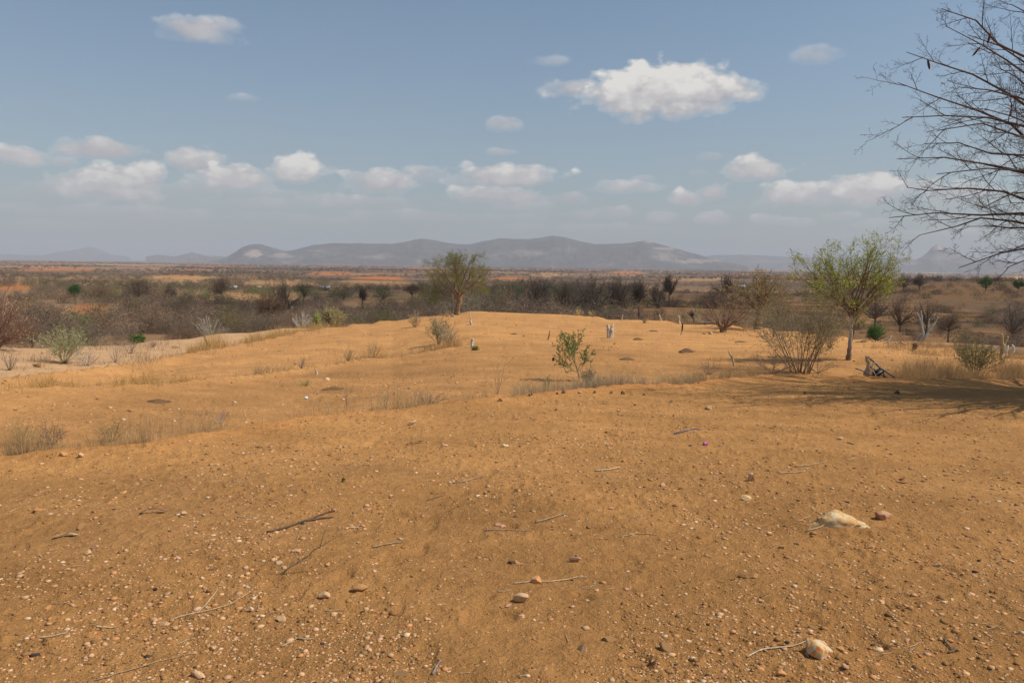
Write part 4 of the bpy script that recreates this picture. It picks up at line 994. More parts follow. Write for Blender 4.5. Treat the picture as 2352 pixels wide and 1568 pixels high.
def rock_mesh(seed, mat, asp):
    key = (seed, mat.name, asp)
    if key not in ROCKM:
        mb = MB(); mb.add(rockV(I3, seed, asp=asp, cuts=11), I3[1], (1, 1, 1)); o = mb.build('stone', mat)
        ROCKM[key] = o.data; bpy.data.objects.remove(o)
    return ROCKM[key]
def stone(label, px, py, wpx, mat, seed=1, asp=(1, .8, .62), rz=None, sink=.3, group=None, name='stone', cat='stone', flat=None):
    p, t = at(px, py); r = s_at(t, wpx) / 2
    o = bpy.data.objects.new(name, rock_mesh(seed, mat, asp)); COL.objects.link(o)
    r *= 1.12; o.location = (p[0], p[1], p[2] + r * asp[2] * (1 - 2 * sink) * .8); o.scale = (r, r, r)
    o.rotation_euler = (random.uniform(-.2, .2), random.uniform(-.2, .2), random.uniform(0, 6.28) if rz is None else rz)
    return tag(o, label, cat, group)
# landmark stones
def boulder():
    p, t = at(1925, 1203); w = s_at(t, 158) / 2
    V = I3[0].copy()
    x = V[:, 0]; prof = .42 - .30 * sstep(-.6, 1.0, x)
    V2 = V * np.array([1, .42, 1]); V2[:, 2] *= prof * (1 + .15 * (V[:, 0] < -.3))
    for q in range(7):
        r = np.random.default_rng(100 + q); n = unit(r.normal(size=3) * [.35, 1, .6]); d = r.uniform(.3, .42)
        s = V2 @ n; V2 = V2 - np.maximum(s - d, 0)[:, None] * n * .8
    k = fbm(V2[:, 0] * 5, V2[:, 1] * 5, V2[:, 2] * 5, seed=9, octv=5); V2 *= (1 + .22 * k)[:, None]; V2[:, 2] += .05 * fbm(V2[:, 0] * 14, V2[:, 1] * 14, V2[:, 2] * 14, seed=12, octv=4) + .05 * vn(V2[:, 0] * 30, V2[:, 1] * 30, V2[:, 2] * 30, seed=13) * .6
    V2 *= (1 + .20 * np.abs(fbm(V2[:, 0] * 3 + 7, V2[:, 1] * 6, V2[:, 2] * 6, seed=15, octv=3)))[:, None]; V2[:, 2] -= .06 * np.exp(-((V2[:, 0] + .42) / .05) ** 2)
    mb = MB(); mb.add(V2 * w, I3[1]); o = mb.build('boulder', M_granite); o.location = (p[0], p[1], p[2] + .02 * w); o.rotation_euler = (0, 0, -.12)
    tag(o, 'long pale half-buried rock, largest stone on the right foreground', 'rock')
boulder()
LS = [
    ('brownish knobbly stone just right of the long pale rock', 2028, 1190, 40, M_pink, 12, (1, .7, .6)),
    ('cream and rust quartz lump at the lower right with a twig against it', 1882, 1500, 66, M_quartz, 3, (1, .85, .8)),
    ('tan wedge-shaped stone crossed by a long pale straw', 1229, 1338, 28, M_orange, 4, (1, .8, .95)),
    ('knobbly cream stone below the tan wedge-shaped stone', 1197, 1380, 34, M_cream, 5, (1, .7, .6)),
    ('small pinkish stone left of the knobbly cream stone', 1167, 1392, 18, M_pink, 6, (1, .8, .65)),
    ('flat cream stone like a loaf left of centre in the foreground', 741, 1371, 34, M_cream, 7, (1, .65, .5)),
    ('rough orange lump with a dark stick beside it', 826, 1356, 38, M_orange, 8, (1, .7, .6)),
    ('pointed white-cream stone in the lower left foreground', 646, 1424, 20, M_cream, 9, (1, .8, .9)),
    ('white angular stone at the lower left', 488, 1492, 18, M_cream, 10, (1, .9, .8)),
    ('small white square-cut stone upper left of the white angular one', 541, 1467, 14, M_cream, 11, (1, .9, .8)),
    ('broad cream stone at the bottom edge left of centre', 454, 1552, 36, M_cream, 13, (1, .7, .6)),
    ('blocky brown clod with a flat top near the bottom centre', 1531, 1490, 34, M_brown, 14, (1, .85, .75)),
    ('cream stone beside a buried clod near the bottom', 1340, 1492, 24, M_cream, 15, (1, .8, .7)),
    ('long brown clod lying left of the blocky one', 1397, 1468, 34, M_brown, 16, (1, .6, .45)),
    ('yellowish upright pointed stone right of centre', 1727, 1104, 18, M_quartz, 17, (.7, .6, 1.0)),
    ('pale crumbly stone below the yellowish upright stone', 1716, 1146, 26, M_granite, 18, (1, .7, .6)),
    ('pinkish white stone right of centre', 1520, 1117, 16, M_pink, 19, (1, .8, .8)),
    ('pinkish rough stone under the long straight stick', 1322, 1288, 28, M_pink, 20, (1, .7, .55)),
    ('round tan stone at the right with a clod beside it', 1732, 1326, 18, M_orange, 21, (1, .8, .7)),
    ('grey-brown clod touching the round tan stone', 1708, 1326, 22, M_brown, 22, (1, .8, .7)),
    ('pale stone with dark debris near the shaded bank', 1629, 940, 18, M_cream, 23, (1, .8, .8)),
    ('pale blocky stone at right of the purple cap', 1930, 1008, 13, M_cream, 24, (1, .8, .9)),
    ('cream stone just below the bank near the thorn shrub', 1333, 903, 11, M_cream, 25, (1, .8, .7)),
    ('white pebble lying below the bank near the thorn shrub', 1332, 930, 9, M_cream, 26, (1, .7, .6)),
    ('reddish stone at the top of the wide pink patch of foreground', 1148, 1208, 26, M_pink, 27, (1, .5, .3)),
    ('cream triangular stone above the long straw', 1020, 1025, 16, M_cream, 28, (1, .6, .7)),
    ('orange stone at the left edge with shadowed side', 146, 1046, 14, M_orange, 29, (1, .8, .7)),
    ('white stone on the left foreground just below the bank', 187, 1048, 12, M_cream, 30, (1, .9, .8)),
    ('smooth round cream stone right of the dark curled strap', 421, 1181, 18, M_cream, 31, (1, .9, .7)),
    ('orange angular stone at the far left', 82, 1175, 16, M_orange, 32, (1, .8, .7)),
    ('round brown wrinkled nut-like clod above the torn grey strip', 188, 1212, 15, M_brown, 33, (1, 1, .9)),
    ('flat pink stone by the crossing straws at left of centre', 682, 1268, 24, M_pink, 34, (1, .6, .5)),
    ('white flat stone under the branching dry twig', 638, 1292, 20, M_cream, 35, (1, .7, .5)),
    ('sandy stone half buried in the left foreground', 200, 1272, 14, M_cream, 36, (1, .9, .8)),
    ('cream pebble beside the reddish stone in the left foreground', 218, 1258, 14, M_pink, 37, (1, .9, .8)),
    ('orange stone low in the right corner region', 1797, 1258, 20, M_orange, 38, (1, .7, .6)),
    ('round brown dung-coloured lump in the centre foreground', 1174, 1292, 17, M_brown, 39, (1, .9, .85)),
    ('salmon stone near the bottom right corner', 1796, 1548, 20, M_orange, 40, (1, .7, .6)),
    ('flat reddish slab at the bottom edge of the centre', 924, 1550, 38, M_brown, 41, (1, .6, .2)),
    ('two-tone cream stone near the bottom left of centre', 380, 1434, 20, M_cream, 42, (1, .8, .6)),
    ('rounded orange stone at the right of the boulder foreground', 1998, 1257, 14, M_pink, 43, (1, .8, .6)),
    ('cream stone on the sand beyond the bank near the soil heaps', 1475, 734 + 60, 7, M_cream, 44, (1, .9, .7)),
    ('white stone on the sand before the spreading bush', 1616, 767, 9, M_cream, 45, (1, .8, .6)),
    ('orange-white stone right of the white one before the spreading bush', 1633, 768, 12, M_cream, 46, (1, .7, .6)),
    ('white stone on the left terrace below the crumbly soil', 205, 970, 11, M_cream, 47, (1, .6, .5)),
    ('pale rock lying on the pinkish eroded slope', 402, 799, 20, M_granite, 48, (1, .6, .5)),
    ('pale rock on the lower pinkish slope near the left edge', 93, 843, 30, M_granite, 49, (1, .6, .5)),
    ('pinkish stone at the foot of the crest tree', 1040, 727, 12, M_pink, 50, (1, .7, .6)),
    ('flat pinkish stone left of the foot of the crest tree', 1028, 728, 9, M_pink, 51, (1, .7, .5)),
]
for L_ in LS: stone(*L_[:6], asp=L_[6], rz=random.uniform(-.4, .4))
for i in range(16):     # rubble along the right skyline
    f = i / 15; x_ = 1985 + f * 100; y_ = 780 + f * 12 + random.uniform(-1, 2)
    stone('pinkish-white rubble stone on the skyline right of the white trunk', x_, y_, random.uniform(4, 9), M_pink if i % 3 else M_cream, 60 + i % 5, asp=(1, .8, .7), group='rubble on the right skyline')
# common stones, individually placed
classes = [(M_cream, 'small cream stone lying on the brown foreground soil', 'cream stones scattered on the foreground'), (M_orange, 'small orange-tan stone lying on the brown foreground soil', 'orange-tan stones scattered on the foreground'),
           (M_pink, 'small pinkish stone lying on the brown foreground soil', 'pinkish stones scattered on the foreground'), (M_brown, 'soil-brown clod lying on the foreground soil', 'brown clods scattered on the foreground')]
asps = [(1, .8, .6), (1, .65, .45), (1, .9, .75)]
for i in range(236):
    y_ = 900 + 660 * random.random() ** .75; x_ = random.uniform(5, 2347)
    if y_ < 1060 and x_ < 700: y_ += 130
    if y_ < 960 and x_ < 1300: y_ += 90
    c = random.choices(range(4), [.3, .32, .16, .22])[0]
    w_ = min(26, random.lognormvariate(math.log(8.0), .38)) * (.55 + .6 * (y_ - 900) / 660)
    stone(classes[c][1], x_, y_, w_, classes[c][0], 200 + i % 14, asp=asps[i % 3], group=classes[c][2], name='stone' if c < 3 else 'clod', cat='stone' if c < 3 else 'clod', sink=random.uniform(.2, .45))
for x_, y_ in ((1216, 908), (1221, 907), (1280, 905), (1293, 903), (1365, 902), (1403, 903), (1430, 904), (1478, 908), (1276, 942), (1459, 931), (1149, 921), (1143, 922), (2060, 904), (1850, 905), (1540, 925)):
    stone('dark dung lump lying just inside the earth bank', x_, y_, random.uniform(6, 11), M_heap, 301, asp=(1, .8, .7), group='dung lumps below the bank', name='dung_lump', cat='dung')

# gravel and crumbs nobody would count
def gravel():
    N = 80000
    u = RG.uniform(1 / 17.0, 1 / 2.3, N) ** 1.0; r = 1 / u; az = RG.uniform(-.62, .62, N)
    x = r * np.sin(az); y = r * np.cos(az)
    cl = fbm(x / .9, y / .9, seed=400, octv=3); cl2 = fbm(x / .12, y / .3, seed=402, octv=2)
    lim = np.interp(az, B1[0], B1[1]) - .1
    keep = (RG.random(N) < np.clip(.55 + 1.2 * cl + .6 * cl2, .08, 1)) & (r < lim - .3 * RG.random(N))
    x, y, r = x[keep], y[keep], r[keep]; n = len(x)
    s = np.exp(RG.normal(math.log(.0036), .55, n)) * (.55 + r / 4.6); s = np.clip(s, .0015, .024)
    z = Hn(x, y)
    base = np.stack([rockV(I1, 500 + i, cuts=4, rough=.45, asp=(1, .8, .6)) for i in range(8)])
    ks = RG.integers(0, 8, n); a = RG.uniform(0, 6.28, n); ca, sa = np.cos(a), np.sin(a)
    V = base[ks] * s[:, None, None]
    V = np.stack([V[..., 0] * ca[:, None] - V[..., 1] * sa[:, None], V[..., 0] * sa[:, None] + V[..., 1] * ca[:, None], V[..., 2]], -1)
    V[..., 2] *= .7; V += np.stack([x, y, z + s * .05], -1)[:, None, :]
    Fc = (I1[1][None] + (np.arange(n) * len(I1[0]))[:, None, None]).reshape(-1, 3)
    pal = np.array([(.40, .20, .07), (.32, .16, .055), (.66, .39, .19), (.62, .30, .12), (.74, .52, .31), (.66, .38, .22), (.07, .05, .04)])
    ci = RG.choice(7, n, p=[.27, .21, .20, .17, .06, .07, .02])
    C = pal[ci] * RG.uniform(.8, 1.15, (n, 1))
    mb = MB(); mb.add(V.reshape(-1, 3), Fc, np.repeat(C, len(I1[0]), axis=0)); tag(mb.build('gravel', M_peb), kind='stuff')
    # soil crumbs farther out on the terraces
    N = 14000
    r = 1 / RG.uniform(1 / 56, 1 / 12, N); az = RG.uniform(-.62, .62, N); x = r * np.sin(az); y = r * np.cos(az)
    c3 = np.interp(az, C3[0], C3[1]); b1 = np.interp(az, B1[0], B1[1])
    k = (r < c3) & (r > b1 + 2) & (RG.random(N) < np.clip(.4 + fbm(x / 3, y / 3, seed=9) * 1.4, .05, 1)); x, y, r = x[k], y[k], r[k]; n = len(x)
    s = np.exp(RG.normal(math.log(.011), .5, n)) * (.6 + r / 40); z = Hn(x, y)
    ks = RG.integers(0, 8, n); V = base[ks] * s[:, None, None] + np.stack([x, y, z + s * .1], -1)[:, None, :]
    Fc = (I1[1][None] + (np.arange(n) * len(I1[0]))[:, None, None]).reshape(-1, 3)
    pal = np.array([(.34, .175, .065), (.28, .14, .05), (.62, .44, .27), (.56, .3, .13)]); C = pal[RG.choice(4, n, p=[.42, .3, .12, .16])]
    mb = MB(); mb.add(V.reshape(-1, 3), Fc, np.repeat(C, len(I1[0]), axis=0)); tag(mb.build('soil_crumbs', M_peb), kind='stuff')
gravel()

# ------------------------------------------------------------------ sticks and straws
def stick(label, paths, rpx, col, name='stick', cat='stick', group=None, mat=None, lift=.6):
    mb = MB(); o0 = None
    for pts in paths:
        P = [];
        for (a, b_) in pts:
            q, t = at(a, b_); P.append(np.array(q)); tt = t
        if o0 is None: o0 = P[0].copy()
        r = s_at(tt, rpx)
        P = np.array(P); m = max(len(P) * 4, 6); s_ = np.linspace(0, len(P) - 1, m)
        PP = np.stack([np.interp(s_, np.arange(len(P)), P[:, k]) for k in range(3)], 1)
        PP[:, 2] = Hn(PP[:, 0], PP[:, 1]) + r * lift + .004
        # a stick is stiffer than the ground it lies on
        PP[:, 2] = np.maximum(PP[:, 2], np.convolve(np.pad(PP[:, 2], 2, 'edge'), np.ones(5) / 5, 'valid'))
        PP[1:-1, :2] += RG.normal(size=(m - 2, 2)) * r * .25
        tube(mb, PP - o0, np.linspace(r, r * .6, m), 6, np.tile(col, (m, 1)) * RG.uniform(.8, 1.1, (m, 1)))
    o = mb.build(name, mat or M_wood, smooth=True); o.location = o0
    return tag(o, label, cat, group)
ST = (.62, .48, .30); DK = (.17, .10, .065)
stick('long dark forked branch lying left of centre in the foreground', [[(614, 1224), (660, 1212), (700, 1198), (730, 1186), (752, 1178), (770, 1175)], [(700, 1198), (735, 1192), (766, 1189)]], 2.6, DK)
stick('long pale curved straw stalk at the lower left', [[(390, 1427), (430, 1414), (490, 1400), (540, 1384), (583, 1354)], [(455, 1408), (490, 1370), (500, 1352)]], 1.2, ST)
stick('long sinuous pale straw at the bottom left', [[(215, 1564), (280, 1545), (350, 1524), (400, 1512), (453, 1502)]], 1.1, (.5, .36, .2))
stick('tan stick pointing right under the centre stones', [[(855, 1258), (890, 1250), (922, 1246)]], 2.0, (.44, .3, .16))
stick('thick tan stick lying right of centre, tilted up to the right', [[(1230, 1201), (1262, 1192), (1302, 1180)]], 2.0, (.42, .28, .15))
stick('long thin grey stick lying flat in the centre', [[(1112, 1220), (1150, 1218), (1186, 1219), (1222, 1221)]], 1.3, (.36, .27, .18))
stick('long pale straw behind the tan wedge-shaped stone', [[(1178, 1341), (1210, 1338), (1260, 1337), (1300, 1333), (1325, 1326), (1348, 1326)]], 1.4, ST)
stick('pale twig curving up to the quartz lump', [[(1716, 1510), (1745, 1494), (1790, 1488), (1825, 1484), (1855, 1472), (1866, 1467)]], 1.8, (.62, .5, .34))
stick('pale flat straw lying above the centre near the white shell', [[(1366, 1082), (1398, 1080), (1424, 1074)]], 1.9, ST, name='straw')
stick('slender straw at the right of the yellowish upright stone', [[(1790, 1088), (1820, 1086), (1850, 1083)]], 1.4, (.62, .44, .28), name='straw')
stick('thin brown stick high on the left foreground', [[(982, 1150), (1000, 1144), (1018, 1138)]], 1.3, (.26, .17, .11))
stick('light brown stick lying across the centre above the tilted stick', [[(1040, 1110), (1066, 1107), (1088, 1100), (1110, 1094)]], 1.3, (.46, .33, .2))
stick('pale splinter with a dark end near the dark forked branch', [[(793, 1214), (812, 1213), (832, 1212)]], 1.6, ST)
stick('broken pale stalk bent in the middle at the bottom left of centre', [[(646, 1486), (672, 1474), (682, 1468)], [(676, 1466), (700, 1470), (720, 1469)]], 2.2, (.52, .38, .22))
stick('short thick stalk piece at the lower left edge', [[(222, 1440), (240, 1442), (266, 1441)]], 1.8, ST)
stick('pale stalk beside the flat cream stone at far lower left', [[(92, 1466), (120, 1463), (154, 1456)]], 1.8, ST)
stick('grey flat bark strip near the bottom centre', [[(994, 1550), (1003, 1533), (1012, 1518)]], 3.4, (.3, .24, .2))
stick('thin stick with small bend near the upper right foreground', [[(1825, 1192 - 120), (1860, 1070), (1900, 1060)]], 1.2, (.5, .36, .22))
stick('twig with forked end above the boulder', [[(1862, 1146 + 40), (1840, 1196), (1822, 1204)]], 1.2, (.44, .3, .18))
stick('curved twig right of centre in the lower foreground', [[(1424, 1094 + 140), (1460, 1226), (1496, 1228), (1510, 1229)]], 1.2, (.5, .36, .2))
stick('dry twig bent like a hook in the right middle foreground', [[(1854, 1220), (1885, 1212), (1908, 1198), (1912, 1186)]], 1.4, (.5, .38, .24))
stick('crossed dead twigs at the right near the dark root', [[(2168, 1470), (2180, 1486), (2190, 1500)], [(2178, 1500), (2198, 1492)]], 2.2, (.2, .14, .1))
stick('bluish plastic cord lying twisted on the soil below the bank', [[(1548, 997), (1562, 994), (1578, 990), (1590, 987), (1612, 988)]], 1.6, (.19, .18, .26), name='cord', cat='cord')
# standing dead twig with thin branches
def dead_twig():
    p, t = at(648, 1316); k = t / F
    root = MB()
    P3 = lambda pts: [np.array([a * k, (-.02 + .002 * i) , b_ * k]) for i, (a, b_) in enumerate(pts)]
    tube(root, P3([(0, -2), (14, 14), (40, 30), (62, 44), (72, 56), (100, 72), (122, 86), (136, 108)]), np.linspace(2.4, .6, 8) * k, 6, (.36, .27, .18))
    tube(root, P3([(88, 62), (96, 92), (108, 120), (114, 132)]), np.linspace(1, .5, 4) * k, 5, (.5, .38, .24))
    tube(root, P3([(62, 44), (52, 62), (56, 80), (66, 92)]), np.linspace(1, .5, 4) * k, 5, (.5, .38, .24))
    tube(root, P3([(40, 30), (30, 58), (40, 100), (58, 124)]), np.linspace(.9, .4, 4) * k, 5, (.5, .38, .24))
    tube(root, P3([(8, 6), (-10, 20), (-14, 46)]), np.linspace(1, .5, 3) * k, 5, (.4, .3, .2))
    o = root.build('dry_twig', M_wood, smooth=True); o.location = p
    tag(o, 'branching dead twig rising from the soil left of centre in the foreground', 'twig')
dead_twig()
for i in range(150):
    x_ = random.uniform(0, 2352); y_ = 1010 + 550 * random.random() ** .8
    if x_ < 900: y_ = max(y_, 1070)
    L_ = random.uniform(10, 40) * (.6 + .6 * (y_ - 1000) / 560); a = random.gauss(.12, .5)
    P = [(x_, y_), (x_ + L_ * .5 * math.cos(a), y_ - L_ * .25 * math.sin(a) + random.uniform(-2, 2)), (x_ + L_ * math.cos(a), y_ - L_ * .5 * math.sin(a))]
    y = random.random()
    if y < .5: stick('short pale straw lying on the brown foreground soil', [P], random.uniform(.5, 1.0), ST, name='straw', cat='straw', group='pale straws strewn over the foreground')
    elif y < .8: stick('thin golden grass stem lying on the foreground soil', [P], random.uniform(.35, .6), (.56, .38, .12), name='straw', cat='straw', group='golden stems strewn over the foreground')
    else: stick('small brown twig lying on the foreground soil', [P], random.uniform(.6, 1.1), (.24, .15, .09), name='twig', cat='twig', group='brown twigs strewn over the foreground')

# ------------------------------------------------------------------ litter
def strip(name, label, cat, pts, wpx, mat, arch=.0, th=.004):
    P = []
    for a, b_ in pts:
        q, t = at(a, b_); P.append(np.array(q))
    P = np.array(P); o0 = P[0].copy(); w = s_at(t, wpx)
    m = 14; s_ = np.linspace(0, len(P) - 1, m); PP = np.stack([np.interp(s_, np.arange(len(P)), P[:, k]) for k in range(3)], 1)
    PP[:, 2] = Hn(PP[:, 0], PP[:, 1]) + .012 + arch * np.sin(np.linspace(0, math.pi, m))
    T = np.gradient(PP, axis=0); S = np.cross(T, [0, 0, 1]); S /= np.linalg.norm(S, axis=1, keepdims=True)
    S[:, 2] += .35
    wv = w * (1 + .2 * np.sin(np.linspace(0, 9, m)))
    A = PP + S * wv[:, None] / 2; B = PP - S * wv[:, None] / 2; n3 = np.array([0, 0, th])
    V = np.concatenate([A, B, B + n3, A + n3]) - o0
    Fc = []
    for i in range(m - 1):
        for q in range(4):
            r_ = (q + 1) % 4; Fc.append((q * m + i, q * m + i + 1, r_ * m + i + 1, r_ * m + i))
    Fc += [(0, m, 2 * m, 3 * m), (4 * m - 1, 3 * m - 1, 2 * m - 1, m - 1)]
    mb = MB(); mb.add(V, Fc); o = mb.build(name, mat, smooth=False); o.location = o0; tag(o, label, cat)
strip('rubber_strap', 'dark curled rubber strap lying in the left foreground', 'strap', [(322, 1182), (340, 1178), (362, 1177), (382, 1177)], 8, mat_plain('grey_rubber', (.14, .12, .10)), .02)
strip('rubber_strap', 'folded black strap with a pale edge lying in the upper middle foreground', 'strap', [(935, 1022), (950, 1021), (960, 1018), (970, 1016)], 6, mat_plain('black_rubber', (.09, .08, .075)), .012)
strip('torn_plastic', 'torn pale grey plastic strip at the far left foreground', 'plastic scrap', [(122, 1238), (138, 1234), (156, 1230), (176, 1231)], 11, mat_plain('grey_plastic', (.56, .50, .42)), .01, .002)
strip('plastic_wrapper', 'crumpled white plastic wrapper below the dark weed on the left bank', 'wrapper', [(86, 1017), (96, 1020), (108, 1021), (122, 1020)], 9, mat_plain('white_plastic', (.7, .72, .74)), .02, .003)
strip('paper_wrapper', 'pink and white crumpled wrapper in the right foreground', 'wrapper', [(2066, 1106), (2074, 1108), (2084, 1109)], 9, mat_plain('pink_paper', (.66, .34, .36), nscale=60, amt=.6), .02, .003)
strip('plastic_scrap', 'V-shaped yellowish-white plastic scrap in the middle distance of the foreground', 'plastic scrap', [(940, 974), (945, 977), (950, 974), (953, 968)], 5, mat_plain('cream_plastic', (.78, .72, .52)), .02, .003)
strip('shell_piece', 'thin white shell-like flake below the straw stones', 'flake', [(1088 - 525 + 3, 1371 + 33), (575, 1403), (582, 1404)], 5, mat_plain('shell_white', (.75, .66, .6)), .01, .002)
def cup():
    p, t = at(1620, 1022); r = s_at(t, 4.0); l = s_at(t, 9)
    mb = MB(); ax = unit(np.array([1, .35, .12])) * l
    tube(mb, [ax * -.5, ax * -.48, ax * -.2, ax * .3, ax * .38, ax * .45, ax * .5], [r * .9, r, r, r, r * 1.12, r * 1.12, r * .8], 16, (1, 1, 1))
    o = mb.build('bottle_cap', mat_plain('purple_plastic', (.62, .16, .42), .4), smooth=True); o.location = (p[0], p[1], p[2] + r * .9)
    tag(o, 'small magenta plastic cap lying on its side right of centre', 'cap')
    p, t = at(703, 916); r = s_at(t, 3.2); l = s_at(t, 7)
    mb = MB(); ax = np.array([1, .2, .25]) * l
    tube(mb, [ax * -.5, ax * -.3, ax * .2, ax * .5], [r * .6, r, r * 1.1, r * .7], 12, (1, 1, 1))
    o = mb.build('plastic_cup', mat_plain('white_cup', (.8, .82, .84), .4), smooth=True); o.location = (p[0], p[1], p[2] + r * .8)
    tag(o, 'small white plastic cup lying on the terrace left of centre', 'cup')
    p, t = at(1161, 1026); r = s_at(t, 6)
    mb = MB()
    for dx, dz, s_ in ((0, 0, 1), (.6, .2, .7), (-.5, .3, .75)):
        mb.add(rockV(I2, 700 + int(dx * 10), cuts=3, rough=.25, asp=(1, .7, .6)) * r * s_ + np.array([dx * r, 0, dz * r + r * .4]), I2[1], (1, 1, 1))
    o = mb.build('foam_scrap', mat_plain('yellow_foam', (.80, .70, .40), .9), smooth=True); o.location = p
    tag(o, 'pale yellow crumbling foam scrap on a stone in the centre', 'foam scrap')
    p, t = at(787, 1106); k = t / F; mb = MB(); n = 40
    P = RG.normal(size=(n, 3)) * [2.2 * k, 2 * k, 2 * k] + [0, 0, 5 * k]; cards(mb, P, RG.normal(size=(n, 3)) * [1, 1, .6] / 1.4, 4 * k, 2.5 * k, (.05, .13, .03))
    tube(mb, [(0, 0, -.005), (0, 0, 6 * k)], [.6 * k, .4 * k], 4, (.1, .16, .04))
    o = mb.build('seedling', M_leaf); o.location = p; tag(o, 'tiny dark green seedling alone on the bare foreground soil', 'seedling')
cup()

# ------------------------------------------------------------------ straw grass along the banks
def grass():
    mb = MB()
    def blades(x, y, h, w, col):
        z = Hn(x, y) - .01; n = len(x)
        d = RG.normal(size=(n, 3)) * [.28, .28, .1] + [0, 0, 1]; d /= np.linalg.norm(d, axis=1, keepdims=True)
        P = np.stack([x, y, z], 1); S = RG.normal(size=(n, 3)) * [1, 1, 0]; S /= np.linalg.norm(S, axis=1, keepdims=True)
        bend = RG.normal(size=(n, 3)) * [.22, .22, .0]
        m1 = P + d * h[:, None] * .55; tip = P + (d + bend) * h[:, None]
        w = w[:, None]
        V = np.stack([P - S * w, P + S * w, m1 + S * w * .7, m1 - S * w * .7, tip], 1).reshape(-1, 3)
        b = (np.arange(n) * 5)[:, None]
        C = np.asarray(col) * RG.uniform(.7, 1.25, (n, 1))
        st = mb.n
        mb.add(V, b + np.array([[0, 1, 2, 3]]), np.repeat(C, 5, axis=0))
        mb.f.append(b + np.array([[3, 2, 4]]) + st); mb.m.append(np.zeros(n, int)); mb.v.append(np.zeros((0, 3))); mb.c.append(np.zeros((0, 3)))
    def band(Ln, p0, p1, off0, off1, n, hm, col, w=.0016, clump=1.0, thr=0.0):
        n = int(n * 1.3); w *= 1.35; hm *= 1.3
        a0, a1 = az_T(p0, 850)[0], az_T(p1, 850)[0]
        az = RG.uniform(a0, a1, n); d = np.interp(az, Ln[0], Ln[1]) + RG.uniform(off0, off1, n)
        x, y = d * np.sin(az), d * np.cos(az)
        c = fbm(x / (.5 * clump), y / (.5 * clump), seed=int(p0) + 3, octv=3)
        k = RG.random(n) < np.clip((c - thr) * 3.5 + .25, 0, 1); x, y, c = x[k], y[k], c[k]
        h = hm * RG.uniform(.3, 1.15, len(x)) ** 1.4 * (.6 + 1.1 * np.clip(c, 0, 1)) * (1 + .35 * fbm(x / 2.5, y / 2.5, seed=17, octv=2))
        blades(x, y, h, np.full(len(x), w), col)
    S1 = (.58, .38, .17); S2 = (.52, .35, .17); S3 = (.62, .44, .24); GO = (.60, .38, .13)
    band(B1, 0, 340, .1, .9, 3600, .22, S2, .0012, .5)
    band(B1, 330, 900, .15, 1.6, 3600, .24, S2, .0012, .6, .08)
    band(B1, 900, 1240, .2, 2.2, 3400, .28, S2, .0014, .8, .06)
    band(B1, 1180, 1600, .1, 2.6, 9500, .36, S3, .0014, .9, -.1)
    band(B1, 1290, 1480, .0, 1.2, 5000, .3, (.50, .40, .25), .0018, .6, -.1)
    band(B1, 1540, 1760, .2, 2.4, 4200, .34, S2, .0017, .8, -.05)
    band(B1, 1990, 2352, .2, 4.0, 12000, .34, S2, .002, 1.2, -.02)
    band(B2, 0, 480, -.2, 2.4, 5500, .3, GO, .0022, 1.2, .02)
    band(B2, 540, 760, .1, 1.2, 1500, .32, S2, .0025, 1.0, .1)
    band(B2, 770, 1060, .1, 1.6, 4200, .36, S1, .0028, 1.2, .04)
    band(C3, 430, 740, -.8, 3.6, 9000, .44, GO, .003, 3, -.3)
    band(C3, 300, 760, -3, 3, 3000, .3, S3, .003, 1.5, .1)
    band(B1, 0, 1700, -.25, 3.5, 4200, .26, S3, .0014, .5, .15)
    band(B2, 0, 1000, -1, 4, 3500, .28, S1, .002, .8, .2)
    band(C3, 280, 480, .5, 12, 3500, .35, S1, .004, 2.0, .05)
    band(C3, 930, 1480, .6, 3.5, 7000, .36, S1, .0045, 3, 0)
    band(C3, 1480, 1800, .0, 3.0, 4000, .32, S1, .004, 2, .02)
    band(C3, 1980, 2352, -8, 1.5, 9000, .26, S2, .003, 2, .05)
    band(PK, 0, 420, -16, 2, 6000, .35, (.42, .30, .17), .004, 3, .08)
    band(PK, 640, 860, -8, 3, 5000, .4, S1, .005, 3, 0)
    tag(mb.build('dry_grass', M_grass), kind='stuff')
grass()

# ------------------------------------------------------------------ the valley: thicket, trees, far scrub
def twig_dome(n, w, h, wd, ln, col, seed, stemn=0, base=0.0, hollow=.35):
    """arrays (V, C) of thin twig triangles filling an uneven dome"""
    r = np.random.default_rng(seed)
    a = r.uniform(0, 2 * math.pi, n); u = r.random(n); el = np.arcsin(np.clip(u * 1.02, 0, 1)); rr = (hollow + (1 - hollow) * r.random(n)) ** .6
    lump = 1 + .32 * np.sin(a * 3 + seed) * np.cos(el * 2) + .28 * np.sin(a * 5 + seed * 2 + el * 4)
    P = np.stack([np.cos(a) * np.cos(el) * rr * w / 2 * lump, np.sin(a) * np.cos(el) * rr * w / 2 * lump, base + (h - base) * (np.sin(el) * rr * (.8 + .2 * lump))], 1)
    D = P * [1, 1, .8] / max(w, h) * 1.3 + r.normal(size=(n, 3)) * .75; D[:, 2] += .1; D /= np.linalg.norm(D, axis=1, keepdims=True)
    S = np.cross(D, r.normal(size=(n, 3))); S /= np.linalg.norm(S, axis=1, keepdims=True)
    L = (ln * r.uniform(.5, 1.3, n))[:, None]; Wd = (wd * r.uniform(.6, 1.4, n))[:, None]
    P = P - D * L * .4
    V = np.stack([P - S * Wd, P + S * Wd, P + D * L], 1)
    C = np.asarray(col) * r.uniform(.75, 1.25, (n, 1))
    return V, C
CG = {'grey': (.26, .19, .135), 'brown': (.26, .168, .105), 'dark': (.165, .118, .084), 'olive': (.21, .18, .08), 'green': (.15, .21, .055), 'pale': (.38, .31, .22)}
